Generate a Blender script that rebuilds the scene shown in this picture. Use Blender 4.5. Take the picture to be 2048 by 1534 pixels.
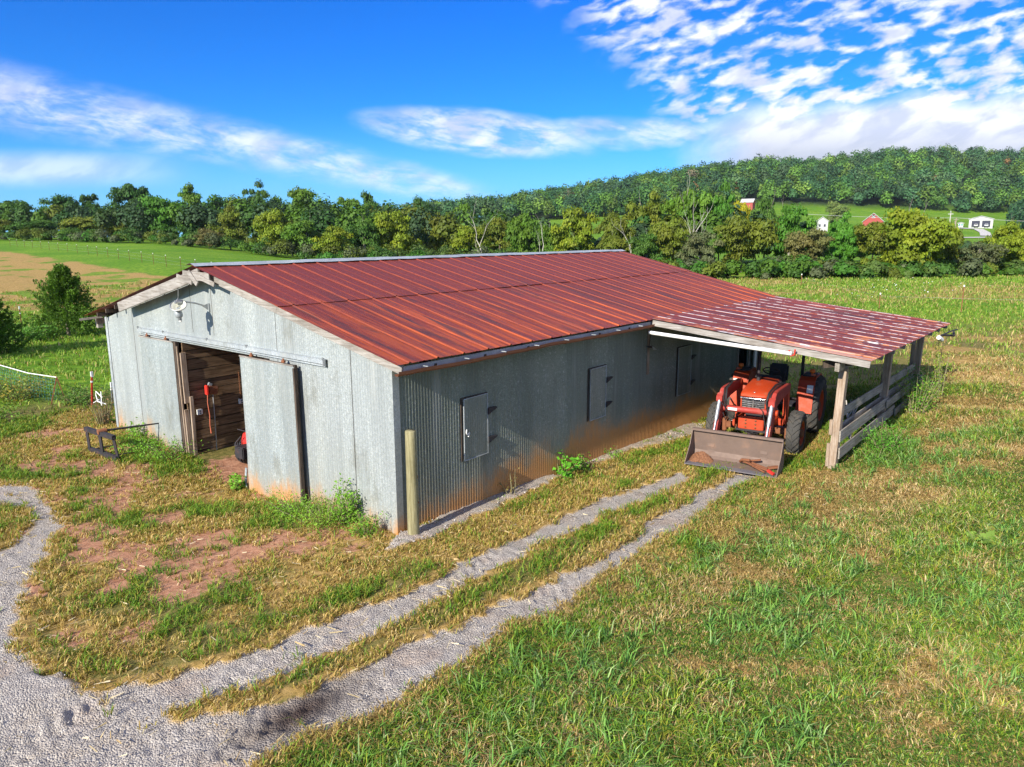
import bpy, bmesh, math, random
import numpy as np
from mathutils import Vector, Matrix
R = math.radians
for o in list(bpy.data.objects): bpy.data.objects.remove(o)
SC = bpy.context.scene
COL = SC.collection
random.seed(7)

# ------------------------------------------------------------------ camera
CX, CY, CZ = -7.558, -8.877, 4.885
FW = (0.76449, 0.64463)
cam_d = bpy.data.cameras.new('camera'); cam = bpy.data.objects.new('camera', cam_d); COL.objects.link(cam)
cam_d.sensor_width = 36; cam_d.lens = 36*1466/2048; cam_d.clip_start = .1; cam_d.clip_end = 6000
_F = Vector((0.74930, 0.63183, -0.19833)); _R = Vector((0.64399, -0.76502, -0.00413)); _U = Vector((0.15434, 0.12463, 0.98013))
M3 = Matrix((_R, _U, -_F)).transposed()
cam.matrix_world = Matrix.Translation((CX, CY, CZ)) @ M3.to_4x4()
SC.camera = cam

# ------------------------------------------------------------------ sky, sun, exposure
SUN_EL = math.atan(.525)
SUN_DIR = Vector((1, .092, -.525)).normalized()
world = bpy.data.worlds.new('World'); SC.world = world; world.use_nodes = True

class NG:
    """small helper for node trees"""
    def __init__(s, nt): s.nt = nt; nt.nodes.clear()
    def n(s, t, **k):
        nd = s.nt.nodes.new(t)
        for a, b in k.items():
            if a == 'ins':
                for i, v in b.items(): s.set(nd, i, v)
            else: setattr(nd, a, b)
        return nd
    def set(s, nd, i, v):
        if isinstance(v, bpy.types.NodeSocket): s.nt.links.new(v, nd.inputs[i])
        else: nd.inputs[i].default_value = v
    def math(s, op, a, b=0., c=0., clamp=False):
        nd = s.n('ShaderNodeMath', operation=op, use_clamp=clamp); s.set(nd, 0, a); s.set(nd, 1, b)
        if op in ('MULTIPLY_ADD',): s.set(nd, 2, c)
        return nd.outputs[0]
    def vmath(s, op, a, b=(0, 0, 0)):
        nd = s.n('ShaderNodeVectorMath', operation=op); s.set(nd, 0, a); s.set(nd, 1, b)
        return nd.outputs['Value'] if op in ('DOT_PRODUCT', 'LENGTH') else nd.outputs[0]
    def ramp(s, v, a, b, lo=0., hi=1., smooth=True):
        nd = s.n('ShaderNodeMapRange', interpolation_type='SMOOTHSTEP' if smooth else 'LINEAR')
        for i, x in enumerate((v, a, b, lo, hi)): s.set(nd, i, x)
        return nd.outputs[0]
    def mix(s, f, a, b, mode='MIX'):
        nd = s.n('ShaderNodeMix', data_type='RGBA', blend_type=mode)
        s.set(nd, 0, f); s.set(nd, 6, a if isinstance(a, bpy.types.NodeSocket) else (*a, 1)[:4]); s.set(nd, 7, b if isinstance(b, bpy.types.NodeSocket) else (*b, 1)[:4])
        return nd.outputs[2]
    def noise(s, vec, scale=5., detail=4., rough=.55, dist=0., typ='FBM'):
        nd = s.n('ShaderNodeTexNoise'); s.set(nd, 'Vector', vec); s.set(nd, 'Scale', scale); s.set(nd, 'Detail', detail); s.set(nd, 'Roughness', rough); s.set(nd, 'Distortion', dist)
        return nd.outputs[0]
    def mapping(s, vec, scale=(1, 1, 1), rot=(0, 0, 0), loc=(0, 0, 0)):
        nd = s.n('ShaderNodeMapping'); s.set(nd, 0, vec); s.set(nd, 1, loc); s.set(nd, 2, rot); s.set(nd, 3, scale); return nd.outputs[0]
    def comb(s, x, y, z=0.):
        nd = s.n('ShaderNodeCombineXYZ'); s.set(nd, 0, x); s.set(nd, 1, y); s.set(nd, 2, z); return nd.outputs[0]

w = NG(world.node_tree)
sky = w.n('ShaderNodeTexSky', sky_type='NISHITA', sun_disc=False, sun_elevation=SUN_EL, sun_rotation=R(267.4), altitude=200., air_density=1.0, dust_density=.25, ozone_density=2.2)
hs = w.n('ShaderNodeHueSaturation', ins={0: .5, 1: 1.42, 2: 1.0, 3: 1.0, 4: sky.outputs[0]})
tc = w.n('ShaderNodeTexCoord').outputs['Generated']
df = w.math('MAXIMUM', w.vmath('DOT_PRODUCT', tc, (FW[0], FW[1], 0)), .08)
dr = w.vmath('DOT_PRODUCT', tc, (FW[1], -FW[0], 0))
sx = w.n('ShaderNodeSeparateXYZ', ins={0: tc})
u = w.math('DIVIDE', dr, df); v = w.math('DIVIDE', sx.outputs[2], df)
uv = w.comb(u, v)
wob = w.math('MULTIPLY', w.math('SUBTRACT', w.noise(uv, 9., 4., .6), .5), .16)
wob2 = w.math('MULTIPLY', w.math('SUBTRACT', w.noise(w.mapping(uv, loc=(3, 7, 0)), 5., 4., .6), .5), .10)
# dappled cloud rows, upper right
q = w.mapping(w.mapping(uv, rot=(0, 0, R(-14))), scale=(1., 2.4, 1))
n1 = w.noise(q, 22., 7., .5, .2); n1b = w.noise(q, 6., 3., .5)
dens1 = w.math('ADD', w.math('MULTIPLY', n1, .72), w.math('MULTIPLY', n1b, .34))
edge = w.math('ADD', w.math('ADD', u, w.math('MULTIPLY', v, 1.05)), w.math('ADD', wob, -.345))
m1 = w.math('MULTIPLY', w.ramp(edge, -.03, .1), w.ramp(v, .06, .13))
lowfill = w.math('MULTIPLY', w.ramp(v, .215, .10), w.ramp(u, .20, .42))
farR = w.ramp(u, .25, .8, 0., .01)
th = w.math('SUBTRACT', w.math('SUBTRACT', .490, w.math('MULTIPLY', lowfill, .07)), farR)
c1 = w.math('MULTIPLY', w.ramp(w.math('SUBTRACT', dens1, th), -.01, .15), m1)
# thick bank over the hill
band_c = w.math('ADD', .118, w.math('MULTIPLY', w.math('SUBTRACT', u, .4), .06))
bd = w.math('ABSOLUTE', w.math('SUBTRACT', w.math('ADD', v, w.math('MULTIPLY', wob, .35)), band_c))
c2 = w.math('MULTIPLY', w.ramp(bd, .062, .022), w.ramp(w.math('ADD', u, wob), .19, .34))
# streaky wisps
qs = w.mapping(w.mapping(uv, rot=(0, 0, R(8))), scale=(1., 3.4, 1))
ns = w.noise(qs, 13., 8., .62, .3)
lc = w.math('ADD', .056, w.math('MULTIPLY', w.math('ADD', u, .06), -.205))      # centre line of the long left streak
ld = w.math('ABSOLUTE', w.math('SUBTRACT', w.math('ADD', v, w.math('MULTIPLY', wob2, .35)), lc))
lw = w.ramp(u, -.75, -.02, .05, .016, False)
c3 = w.math('MULTIPLY', w.ramp(w.math('DIVIDE', ld, lw), 1.25, .1), w.ramp(u, .0, -.1))
c3 = w.math('MULTIPLY', c3, w.ramp(ns, .34, .66, .12, .78))
c4 = w.math('MULTIPLY', w.ramp(w.math('ABSOLUTE', w.math('SUBTRACT', v, .088)), .03, .004), w.ramp(u, -.38, -.6))
c4 = w.math('MULTIPLY', c4, .55)
e5 = w.math('ADD', w.math('POWER', w.math('DIVIDE', w.math('ADD', u, .045), .15), 2.), w.math('POWER', w.math('DIVIDE', w.math('SUBTRACT', w.math('ADD', v, w.math('MULTIPLY', u, .12)), w.math('ADD', .127, w.math('MULTIPLY', wob2, .3))), .028), 2.))
c5 = w.math('MULTIPLY', w.ramp(e5, 1.4, .2), w.ramp(ns, .34, .62, .12, .9))
e6 = w.math('ADD', w.math('POWER', w.math('DIVIDE', w.math('SUBTRACT', u, .16), .13), 2.), w.math('POWER', w.math('DIVIDE', w.math('SUBTRACT', v, w.math('ADD', .13, w.math('MULTIPLY', wob2, .4))), .02), 2.))
c6 = w.math('MULTIPLY', w.math('MULTIPLY', w.ramp(e6, 1.4, .1), w.ramp(ns, .35, .62, .3, 1.)), .7)
cl = c1
for c in (c2, c3, c4, c5, c6): cl = w.math('MAXIMUM', cl, c)
cl = w.math('MINIMUM', w.math('MULTIPLY', cl, .95), .95)
shade = w.noise(w.mapping(w.mapping(uv, rot=(0, 0, R(-20))), scale=(1, 2.3, 1), loc=(0, .02, 0)), 15., 5., .55, .3)
ccol = w.mix(w.ramp(shade, .36, .62), (6.4, 6.9, 8.6), (10.2, 10.3, 10.9))
ccol = w.mix(w.math('MULTIPLY', c2, w.ramp(v, .15, .09)), ccol, (5.6, 5.9, 6.9))
tint = w.mix(1., hs.outputs[0], (.20, .80, 1.60), 'MULTIPLY')
horizon = w.mix(w.ramp(v, .16, .0, 0., .55), tint, (3.0, 6.4, 11.5))
nrear = w.noise(w.mapping(tc, scale=(1, 1, 2.)), 2.6, 6., .6)
rear = w.math('MULTIPLY', w.ramp(w.vmath('DOT_PRODUCT', tc, (FW[0], FW[1], 0)), .25, -.15), w.ramp(nrear, .40, .58))   # unseen broken cloud behind the camera, added to whiten the ambient light
cl = w.math('MAXIMUM', cl, w.math('MULTIPLY', rear, .35))
skyc = w.mix(cl, horizon, ccol)
bg = w.n('ShaderNodeBackground', ins={0: skyc, 1: .070}); out = w.n('ShaderNodeOutputWorld'); w.set(out, 0, bg.outputs[0])

sd = bpy.data.lights.new('sun', 'SUN'); sd.energy = 5.0; sd.angle = R(.53); sd.color = (1., .93, .80)
sun = bpy.data.objects.new('sun', sd); COL.objects.link(sun); sun.rotation_euler = SUN_DIR.to_track_quat('-Z', 'Y').to_euler()
SC.view_settings.view_transform = 'Standard'; SC.view_settings.look = 'None'; SC.view_settings.exposure = .76; SC.view_settings.gamma = 1.
SC.view_settings.use_curve_mapping = False
try:
    SC.cycles.max_bounces = 6; SC.cycles.diffuse_bounces = 3; SC.cycles.glossy_bounces = 2; SC.cycles.transparent_max_bounces = 6; SC.cycles.use_denoising = True
    SC.cycles.sample_clamp_indirect = 4.
except Exception: pass

# ------------------------------------------------------------------ materials
def mat(name, rough=.8, metal=0., spec=.3):
    m = bpy.data.materials.new(name); m.use_nodes = True; g = NG(m.node_tree)
    b = g.n('ShaderNodeBsdfPrincipled'); b.inputs['Roughness'].default_value = rough; b.inputs['Metallic'].default_value = metal; b.inputs['Specular IOR Level'].default_value = spec
    o = g.n('ShaderNodeOutputMaterial'); g.nt.links.new(b.outputs[0], o.inputs[0])
    g.tc = g.n('ShaderNodeTexCoord'); g.ob = g.tc.outputs['Object']; g.geo = g.n('ShaderNodeNewGeometry'); g.pos = g.geo.outputs['Position']
    return m, g, b
def bump(g, b, h, strength=.3, dist=.01):
    nd = g.n('ShaderNodeBump'); g.set(nd, 'Height', h); nd.inputs['Strength'].default_value = strength; nd.inputs['Distance'].default_value = dist
    g.nt.links.new(nd.outputs[0], b.inputs['Normal'])

def paint(name, col, rough=.45, metal=0., wear=(.35, .25, .18), amt=.35, scale=9.):
    m, g, b = mat(name, rough, metal, .4)
    n = g.noise(g.ob, scale, 6., .65); n2 = g.noise(g.ob, scale*4, 3., .6)
    c = g.mix(g.ramp(n, .5, .75, 0., amt), col, wear)
    c = g.mix(g.ramp(n2, .4, .7, 0., .25), c, tuple(x*.6 for x in col))
    g.set(b, 'Base Color', c); g.set(b, 'Roughness', g.ramp(n, .3, .7, rough, min(1, rough+.3)))
    return m
def wood(name, a, c, axis=0, rough=.9):
    m, g, b = mat(name, rough, 0., .15)
    s = [14, 14, 14]; s[axis] = .9
    v = g.mapping(g.ob, scale=tuple(s))
    n = g.noise(v, 2.2, 7., .68, .6); n2 = g.noise(g.ob, 1.7, 4., .6)
    col = g.mix(g.ramp(n, .32, .68), a, c)
    col = g.mix(g.ramp(n2, .45, .75, 0., .5), col, tuple(x*.45 for x in a))
    g.set(b, 'Base Color', col); bump(g, b, n, .55, .008)
    return m
def galv(name, base=(.345, .38, .385), clay=1.):
    m, g, b = mat(name, .5, .22, .45)
    sp = g.n('ShaderNodeTexVoronoi', ins={'Vector': g.pos, 'Scale': 75.}); spc = g.n('ShaderNodeSeparateColor', ins={0: sp.outputs[1]}).outputs[0]
    sp2 = g.noise(g.pos, 16., 6., .75)
    st = g.noise(g.mapping(g.pos, scale=(5, 5, .35)), 1.6, 5., .65)
    big = g.noise(g.pos, .8, 3., .5); band = g.noise(g.mapping(g.pos, scale=(1., 1., .08)), 1.7, 4., .6)
    c = g.mix(g.ramp(spc, .0, 1.), tuple(x*.80 for x in base), tuple(min(1, x*1.22) for x in base))
    c = g.mix(g.ramp(sp2, .5, .72, 0., .5), c, (.70, .71, .68))
    c = g.mix(g.ramp(st, .45, .75, 0., .3), c, (.22, .25, .26))
    c = g.mix(g.ramp(big, .4, .7, 0., .25), c, (.36, .36, .30))
    c = g.mix(g.ramp(band, .42, .62, 0., .6), c, tuple(x*.72 for x in base)); c = g.mix(g.ramp(band, .58, .75, 0., .4), c, (.52, .53, .50))
    cl_ = g.n('ShaderNodeTexWhiteNoise', noise_dimensions='2D', ins={'Vector': g.vmath('FLOOR', g.vmath('MULTIPLY', g.vmath('ADD', g.pos, (.3, .3, .3)), (1.515, 1.515, 0)))}).outputs[0]; c = g.mix(g.ramp(cl_, 0., 1., 0., .30, False), c, tuple(x*.55 for x in base)); bl = g.noise(g.mapping(g.pos, scale=(1, 1, .45)), 1.5, 7., .7); c = g.mix(g.ramp(bl, .54, .70, 0., .5), c, (.15, .15, .12))
    z = g.n('ShaderNodeSeparateXYZ', ins={0: g.pos}); 
    if clay:
        nz = g.noise(g.mapping(g.pos, scale=(1, 1, .15)), 2.3, 5., .6); nz2 = g.noise(g.pos, .55, 2., .5)
        nz3 = g.noise(g.mapping(g.pos, scale=(1, 1, .5)), 9., 6., .7); lvl = g.math('ADD', g.math('ADD', z.outputs[2], g.math('MULTIPLY', g.math('SUBTRACT', nz3, .5), -.7)), g.math('ADD', g.math('MULTIPLY', nz, -.75), g.math('MULTIPLY', nz2, -1.0)))
        lvl = g.math('ADD', lvl, g.math('ADD', g.ramp(z.outputs[1], .0, .2, 0., .42), g.math('MULTIPLY', g.ramp(z.outputs[0], 5.2, 2.2, 0., .26), g.ramp(z.outputs[1], .2, .1))))
        f = g.ramp(lvl, -.1, -.62, 0., clay)
        f2 = g.ramp(lvl, .25, -.35, 0., .35*clay)
        c = g.mix(f2, c, (.36, .30, .20)); c = g.mix(f, c, (.50, .25, .09))
    g.set(b, 'Base Color', c); g.set(b, 'Roughness', g.ramp(sp2, .3, .7, .42, .7))
    rs = g.noise(g.pos, 3.1, 6., .7)
    bump(g, b, sp2, .2, .01)
    return m
def roofmat(name, streak, base, bare, rib_bare, seed=0.):
    m, g, b = mat(name, .55, .0, .35)
    v = g.mapping(g.pos, scale=(3.2, .16, .16), loc=(seed, 0, 0)); n = g.noise(v, 3., 6., .65)
    v2 = g.mapping(g.pos, scale=(1.6, .22, .2), loc=(seed+4, 3, 0)); n2 = g.noise(v2, 2., 5., .6, .5)
    n3 = g.noise(g.pos, 22., 4., .7); big = g.noise(g.pos, .35, 3., .5)
    sep = g.n('ShaderNodeSeparateXYZ', ins={0: g.pos})
    low = g.math('ADD', g.ramp(sep.outputs[1], 5., -.4, 0., .26), g.ramp(sep.outputs[0], 9., 0., 0., .12))
    c = g.mix(g.ramp(n3, .3, .7), tuple(x*.8 for x in base), tuple(x*1.2 for x in base))
    c = g.mix(g.ramp(g.math('ADD', n, g.math('MULTIPLY', low, .75)), .66, .84, 0., .8), c, streak)
    dk = g.math('MULTIPLY', g.ramp(n2, .53, .65), g.ramp(sep.outputs[1], 3.8, 1.8, .1, 1.))
    c = g.mix(g.math('MULTIPLY', dk, .72), c, (.035, .026, .028))
    cell = g.n('ShaderNodeTexWhiteNoise', noise_dimensions='2D', ins={'Vector': g.comb(g.math('FLOOR', g.math('DIVIDE', sep.outputs[0], .762)), g.math('FLOOR', g.math('DIVIDE', g.math('ADD', sep.outputs[1], .43), 3.09)))}).outputs[0]
    c = g.mix(g.ramp(cell, 0., 1., .0, .38, False), c, tuple(x*.55 for x in base))
    sp_ = g.noise(g.pos, 5., 6., .75); c = g.mix(g.ramp(sp_, .60, .70, 0., .6), c, tuple(x*.75 for x in streak))
    # ribs: rust or bare zinc on the raised crimps (period .3048 m)
    fx = g.math('ABSOLUTE', g.math('SUBTRACT', g.math('FRACT', g.math('DIVIDE', sep.outputs[0], .6096)), .5))
    rb0 = g.ramp(fx, .468, .480); rbm = g.ramp(fx, .018, .010); rb = g.math('MAXIMUM', rb0, g.math('MULTIPLY', rbm, .45)); rn = g.noise(g.mapping(g.pos, scale=(.8, .6, 1), loc=(seed, 1, 0)), 4., 5., .7)
    if bare: 
        c = g.mix(g.math('MAXIMUM', g.math('MULTIPLY', rb0, g.ramp(rn, .44, .52, 0., .9)), g.math('MULTIPLY', rbm, g.ramp(rn, .55, .58))), c, rib_bare)
        pn = g.noise(g.mapping(g.pos, scale=(1.6, .5, 1), loc=(9, 2, 0)), 1.8, 6., .7)
        edge = g.math('ADD', g.ramp(sep.outputs[1], -1.5, -5.2, 0., .13), g.ramp(sep.outputs[0], 8.6, 7.6, 0., .17))
        c = g.mix(g.ramp(g.math('ADD', pn, edge), .73, .77, 0., .8), c, (.60, .60, .60))
        c = g.mix(g.ramp(g.math('ADD', rn, edge), .66, .73, 0., .7), c, (.50, .16, .05))
    else:
        c = g.mix(g.math('MULTIPLY', rb, g.ramp(g.math('ADD', rn, g.math('MULTIPLY', low, .7)), .48, .74, .0, .7)), c, tuple(x*.8 for x in streak))
    g.set(b, 'Base Color', c); bump(g, b, n3, .15, .004)
    return m
def leafmat(name, trans=.25):
    m = bpy.data.materials.new(name); m.use_nodes = True; g = NG(m.node_tree)
    at = g.n('ShaderNodeAttribute', attribute_name='col').outputs[0]
    oi = g.n('ShaderNodeObjectInfo').outputs['Color']
    c = g.mix(1., at, oi, 'MULTIPLY')
    d = g.n('ShaderNodeBsdfPrincipled', ins={'Base Color': c, 'Roughness': .6, 'Specular IOR Level': .25})
    t = g.n('ShaderNodeBsdfTranslucent', ins={0: g.mix(1., c, (1.25, 1.2, .5), 'MULTIPLY')})
    mx = g.n('ShaderNodeMixShader', ins={0: trans, 1: d.outputs[0], 2: t.outputs[0]})
    o = g.n('ShaderNodeOutputMaterial'); g.nt.links.new(mx.outputs[0], o.inputs[0])
    return m
M = {}
M['galv'] = galv('galvanised_sheet'); M['galv_side'] = galv('galvanised_sheet_side', (.20, .225, .185), 1.)  # side sheet darker: dirtier wall, with its shade also put into the base
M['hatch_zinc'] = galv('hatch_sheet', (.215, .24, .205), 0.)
M['galv_clean'] = galv('galvanised_trim', (.40, .44, .47), 0.)
M['galv_door'] = galv('galvanised_door', (.315, .355, .36), .9)
M['roof'] = roofmat('rusted_roof', (.46, .085, .014), (.19, .032, .018), False, (0, 0, 0))
M['roof2'] = roofmat('patchy_rusted_roof', (.34, .065, .018), (.15, .022, .020), True, (.62, .62, .62), 5.)
M['roof_under'] = M['roof']
M['wood_x'] = wood('weathered_wood_along', (.19, .165, .13), (.36, .33, .29), 0)
M['wood_y'] = wood('weathered_wood_across', (.20, .175, .15), (.38, .36, .335), 1)
M['wood_z'] = wood('weathered_wood_upright', (.23, .155, .10), (.42, .34, .27), 2)
M['plank'] = wood('stained_planks', (.10, .062, .035), (.30, .20, .12), 0)
M['post_wood'] = wood('treated_pole_wood', (.17, .15, .075), (.33, .30, .17), 2)
M['dark_wood'] = wood('dark_wood', (.04, .032, .026), (.12, .09, .07), 2)
M['orange'] = paint('tractor_orange', (.44, .048, .011), .42, 0., (.36, .13, .06), .5, 5.)
M['loader_red'] = paint('faded_loader_red', (.34, .036, .026), .5, 0., (.55, .22, .16), .6, 4.)
M['steel'] = paint('bare_steel', (.42, .43, .45), .3, .7, (.3, .2, .15), .3, 12.)
M['chrome'] = paint('chrome_rod', (.75, .75, .76), .15, .9, (.6, .55, .5), .1)
M['black'] = paint('black_plastic', (.02, .02, .022), .5, 0., (.07, .06, .05), .5)
M['rubber'] = paint('dusty_rubber', (.055, .053, .05), .85, 0., (.20, .165, .125), .6, 6.)
M['rust'] = paint('rusty_steel', (.22, .085, .04), .8, .1, (.36, .16, .07), .6, 14.)
M['bucket'] = paint('worn_bucket_steel', (.19, .135, .11), .6, .25, (.42, .25, .17), .8, 2.4)
M['bucket_edge'] = paint('polished_bucket_floor', (.20, .19, .21), .5, .4, (.30, .18, .14), .6, 3.)
M['black_iron'] = paint('black_painted_iron', (.03, .028, .032), .55, .1, (.17, .07, .05), .5, 8.)
M['white'] = paint('white_plastic', (.80, .80, .78), .45, 0., (.6, .58, .52), .3)
M['red'] = paint('red_plastic', (.55, .03, .02), .4, 0., (.35, .1, .06), .3)
M['amber'] = paint('amber_lens', (.8, .16, .02), .25, 0., (.5, .1, .02), .2)
M['cord'] = paint('orange_cord', (.50, .13, .07), .6)
M['leather'] = paint('leather', (.25, .09, .04), .6)
M['glass'] = paint('lamp_glass', (.62, .62, .52), .15, .3, (.5, .5, .4), .5, 20.)
M['soil'] = paint('crumbly_soil', (.20, .09, .045), .95, 0., (.30, .15, .08), .8, 40.)
M['bark'] = wood('bark', (.10, .085, .065), (.20, .17, .14), 2)
M['dull_bark'] = paint('dull_pale_bark', (.24, .22, .18), .85, 0., (.2, .18, .15), .7, 3.)
M['pale_bark'] = paint('bleached_bark', (.46, .43, .38), .8, 0., (.3, .27, .23), .7, 3.)
M['leaf'] = leafmat('leaves'); M['grass'] = leafmat('grass_blades', .3)
M['stone'] = leafmat('stone_chips', 0.)
M['barn_red'] = paint('faded_barn_red', (.33, .065, .055), .7, 0., (.5, .2, .18), .4, .6)
M['far_white'] = paint('white_painted_metal', (.46, .46, .45), .6, 0., (.36, .36, .34), .2, .6)
M['teal'] = paint('teal_roof_metal', (.04, .26, .27), .5, 0., (.1, .3, .3), .3, .6)
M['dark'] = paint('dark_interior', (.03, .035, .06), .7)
M['roof_grey'] = paint('pale_roof_metal', (.45, .46, .48), .5, 0., (.5, .5, .5), .3, .6)

# ------------------------------------------------------------------ object helpers
def tag(o, label=None, cat=None, group=None, kind=None):
    if label: o['label'] = label
    if cat: o['category'] = cat
    if group: o['group'] = group
    if kind: o['kind'] = kind
    return o
def thing(name, label, cat, loc=(0, 0, 0), rz=0., group=None):
    o = bpy.data.objects.new(name, None); COL.objects.link(o); o.location = loc; o.rotation_euler = (0, 0, rz); o.empty_display_size = .1
    return tag(o, label, cat, group)
class MB:
    def __init__(s): s.v = []; s.f = []; s.sm = []
    def add(s, vs, fs, smooth=False):
        k = len(s.v); s.v += [tuple(p) for p in vs]; s.f += [tuple(i+k for i in f) for f in fs]; s.sm += [smooth]*len(fs); return s
    def box(s, c, d, rot=None, taper=1.):
        hx, hy, hz = d[0]/2, d[1]/2, d[2]/2; P = []
        for z, t in ((-hz, 1.), (hz, taper)):
            for x, y in ((-hx, -hy), (hx, -hy), (hx, hy), (-hx, hy)): P.append(Vector((x*t, y*t, z)))
        if rot is not None: P = [rot @ p for p in P]
        c = Vector(c)
        return s.add([p+c for p in P], [(3, 2, 1, 0), (4, 5, 6, 7), (0, 1, 5, 4), (1, 2, 6, 5), (2, 3, 7, 6), (3, 0, 4, 7)])
    def bar(s, a, b, wd, ht, up=(0, 0, 1)):
        a = Vector(a); b = Vector(b); d = b-a; L = d.length
        if L < 1e-6: return s
        x = d/L; upv = Vector(up)
        if abs(x.dot(upv)) > .98: upv = Vector((0, 1, 0)) if abs(x.y) < .9 else Vector((1, 0, 0))
        y = upv.cross(x).normalized(); z = x.cross(y)
        return s.box((a+b)/2, (L, wd, ht), Matrix((x, y, z)).transposed())
    def tube(s, pts, r, seg=8, caps=True):
        pts = [Vector(p) for p in pts]; n = len(pts); rs = r if isinstance(r, (list, tuple)) else [r]*n
        k = len(s.v); ref = None; V = []; F = []
        for i, p in enumerate(pts):
            t = (pts[min(i+1, n-1)]-pts[max(i-1, 0)]).normalized()
            if ref is None: ref = t.orthogonal().normalized()
            ref = (ref-t*ref.dot(t)); ref = ref.normalized() if ref.length > 1e-5 else t.orthogonal().normalized()
            bi = t.cross(ref)
            for j in range(seg):
                a = 2*math.pi*j/seg; V.append(p+(ref*math.cos(a)+bi*math.sin(a))*rs[i])
        for i in range(n-1):
            for j in range(seg):
                F.append((i*seg+j, i*seg+(j+1) % seg, (i+1)*seg+(j+1) % seg, (i+1)*seg+j))
        s.add(V, F, True)
        if caps: s.add(V[:seg], [tuple(range(seg))[::-1]]); s.add(V[-seg:], [tuple(range(seg))])
        return s
    def lathe(s, prof, c=(0, 0, 0), axis=(0, 0, 1), seg=24, smooth=True):
        ax = Vector(axis).normalized(); e1 = ax.orthogonal().normalized(); e2 = ax.cross(e1); c = Vector(c); V = []; F = []
        for (r, h) in prof:
            for j in range(seg):
                a = 2*math.pi*j/seg; V.append(c+ax*h+(e1*math.cos(a)+e2*math.sin(a))*r)
        for i in range(len(prof)-1):
            for j in range(seg): F.append((i*seg+j, i*seg+(j+1) % seg, (i+1)*seg+(j+1) % seg, (i+1)*seg+j))
        return s.add(V, F, smooth)
    def prism(s, poly, a, b, plane='xz'):
        """extrude a closed 2D outline between a and b on the third axis"""
        n = len(poly); P = {'xz': lambda p, t: (p[0], t, p[1]), 'yz': lambda p, t: (t, p[0], p[1]), 'xy': lambda p, t: (p[0], p[1], t)}[plane]
        V = [P(p, a) for p in poly]+[P(p, b) for p in poly]
        F = [(i, (i+1) % n, n+(i+1) % n, n+i) for i in range(n)]+[tuple(range(n))[::-1], tuple(range(n, 2*n))]
        return s.add(V, F)
    def build(s, name, m, parent=None, bevel=0., label=None, kind=None, loc=None, recalc=True, split=False):
        if split or name in SPLIT:
            return s.build_pieces(name, m, parent, bevel, label, kind, loc)
        me = bpy.data.meshes.new(name); me.from_pydata(s.v, [], s.f); me.polygons.foreach_set('use_smooth', s.sm)
        bm = bmesh.new(); bm.from_mesh(me)
        if recalc: bmesh.ops.recalc_face_normals(bm, faces=bm.faces)
        else: bmesh.ops.remove_doubles(bm, verts=bm.verts, dist=1e-4)
        if bevel > 0:
            bmesh.ops.remove_doubles(bm, verts=bm.verts, dist=1e-5)
            bmesh.ops.bevel(bm, geom=[e for e in bm.edges if len(e.link_faces) == 2 and e.calc_face_angle(0) > .5], offset=bevel, segments=2, affect='EDGES', clamp_overlap=True)
        bm.to_mesh(me); bm.free()
        me.materials.append(M[m] if isinstance(m, str) else m)
        o = bpy.data.objects.new(name, me); COL.objects.link(o)
        if parent: o.parent = parent
        if loc: o.location = loc
        if label: o['label'] = label
        if kind: o['kind'] = kind
        return o
def _pieces(s, name, m, parent, bevel, label, kind, loc):
    n = len(s.v); par = list(range(n))
    def f(a):
        while par[a] != a: par[a] = par[par[a]]; a = par[a]
        return a
    for q in s.f:
        for k in q[1:]: par[f(k)] = f(q[0])
    # pieces whose boxes touch stay together
    groups = {}
    for i in range(n): groups.setdefault(f(i), []).append(i)
    gl = list(groups.values()); bb = [([min(s.v[i][a] for i in g) for a in range(3)], [max(s.v[i][a] for i in g) for a in range(3)]) for g in gl]; gp = list(range(len(gl)))
    def h(a):
        while gp[a] != a: a = gp[a]
        return a
    for a in range(len(gl)):
        for b in range(a):
            if all(bb[a][0][k]-.004 <= bb[b][1][k] and bb[b][0][k]-.004 <= bb[a][1][k] for k in range(3)): gp[h(a)] = h(b)
    out = {}
    for a in range(len(gl)): out.setdefault(h(a), []).extend(gl[a])
    res = []
    for g in out.values():
        mp = {o: i for i, o in enumerate(sorted(g))}; mb = MB(); mb.v = [s.v[i] for i in sorted(g)]
        for q, sm in zip(s.f, s.sm):
            if q[0] in mp: mb.f.append(tuple(mp[k] for k in q)); mb.sm.append(sm)
        SPLIT.discard(name); o = mb.build(name, m, parent, bevel, label, kind, loc); res.append(o)
        if name in SPLIT_NAMES: SPLIT.add(name)
    return res[0]
MB.build_pieces = _pieces
SPLIT_NAMES = {'track_bracket', 'door_roller', 'strap_hinge', 'upright', 'bucket_hook', 'lean_to_rafter', 'door_jamb', 'gutter_straps', 'purlin', 'post_cleat', 'side_prop', 'weight_bolt', 'side_screen', 'roll_bar', 'seat', 'corner_trim', 'crossbar', 'stabiliser_pin', 'sheet_lap', 'fence_staple', 'link_bar', 'joint', 'loader_upright', 'grille_surround', 'peak_boards', 'grille_bar', 'rafters', 'ridge_cap', 'socket', 'window_frame', 'loose_gutter_pipe', 'trunk'} - {'trunk', 'ridge_cap', 'rafters', 'window_frame', 'grille_bar', 'upright_'}
SPLIT = set(SPLIT_NAMES)
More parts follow.
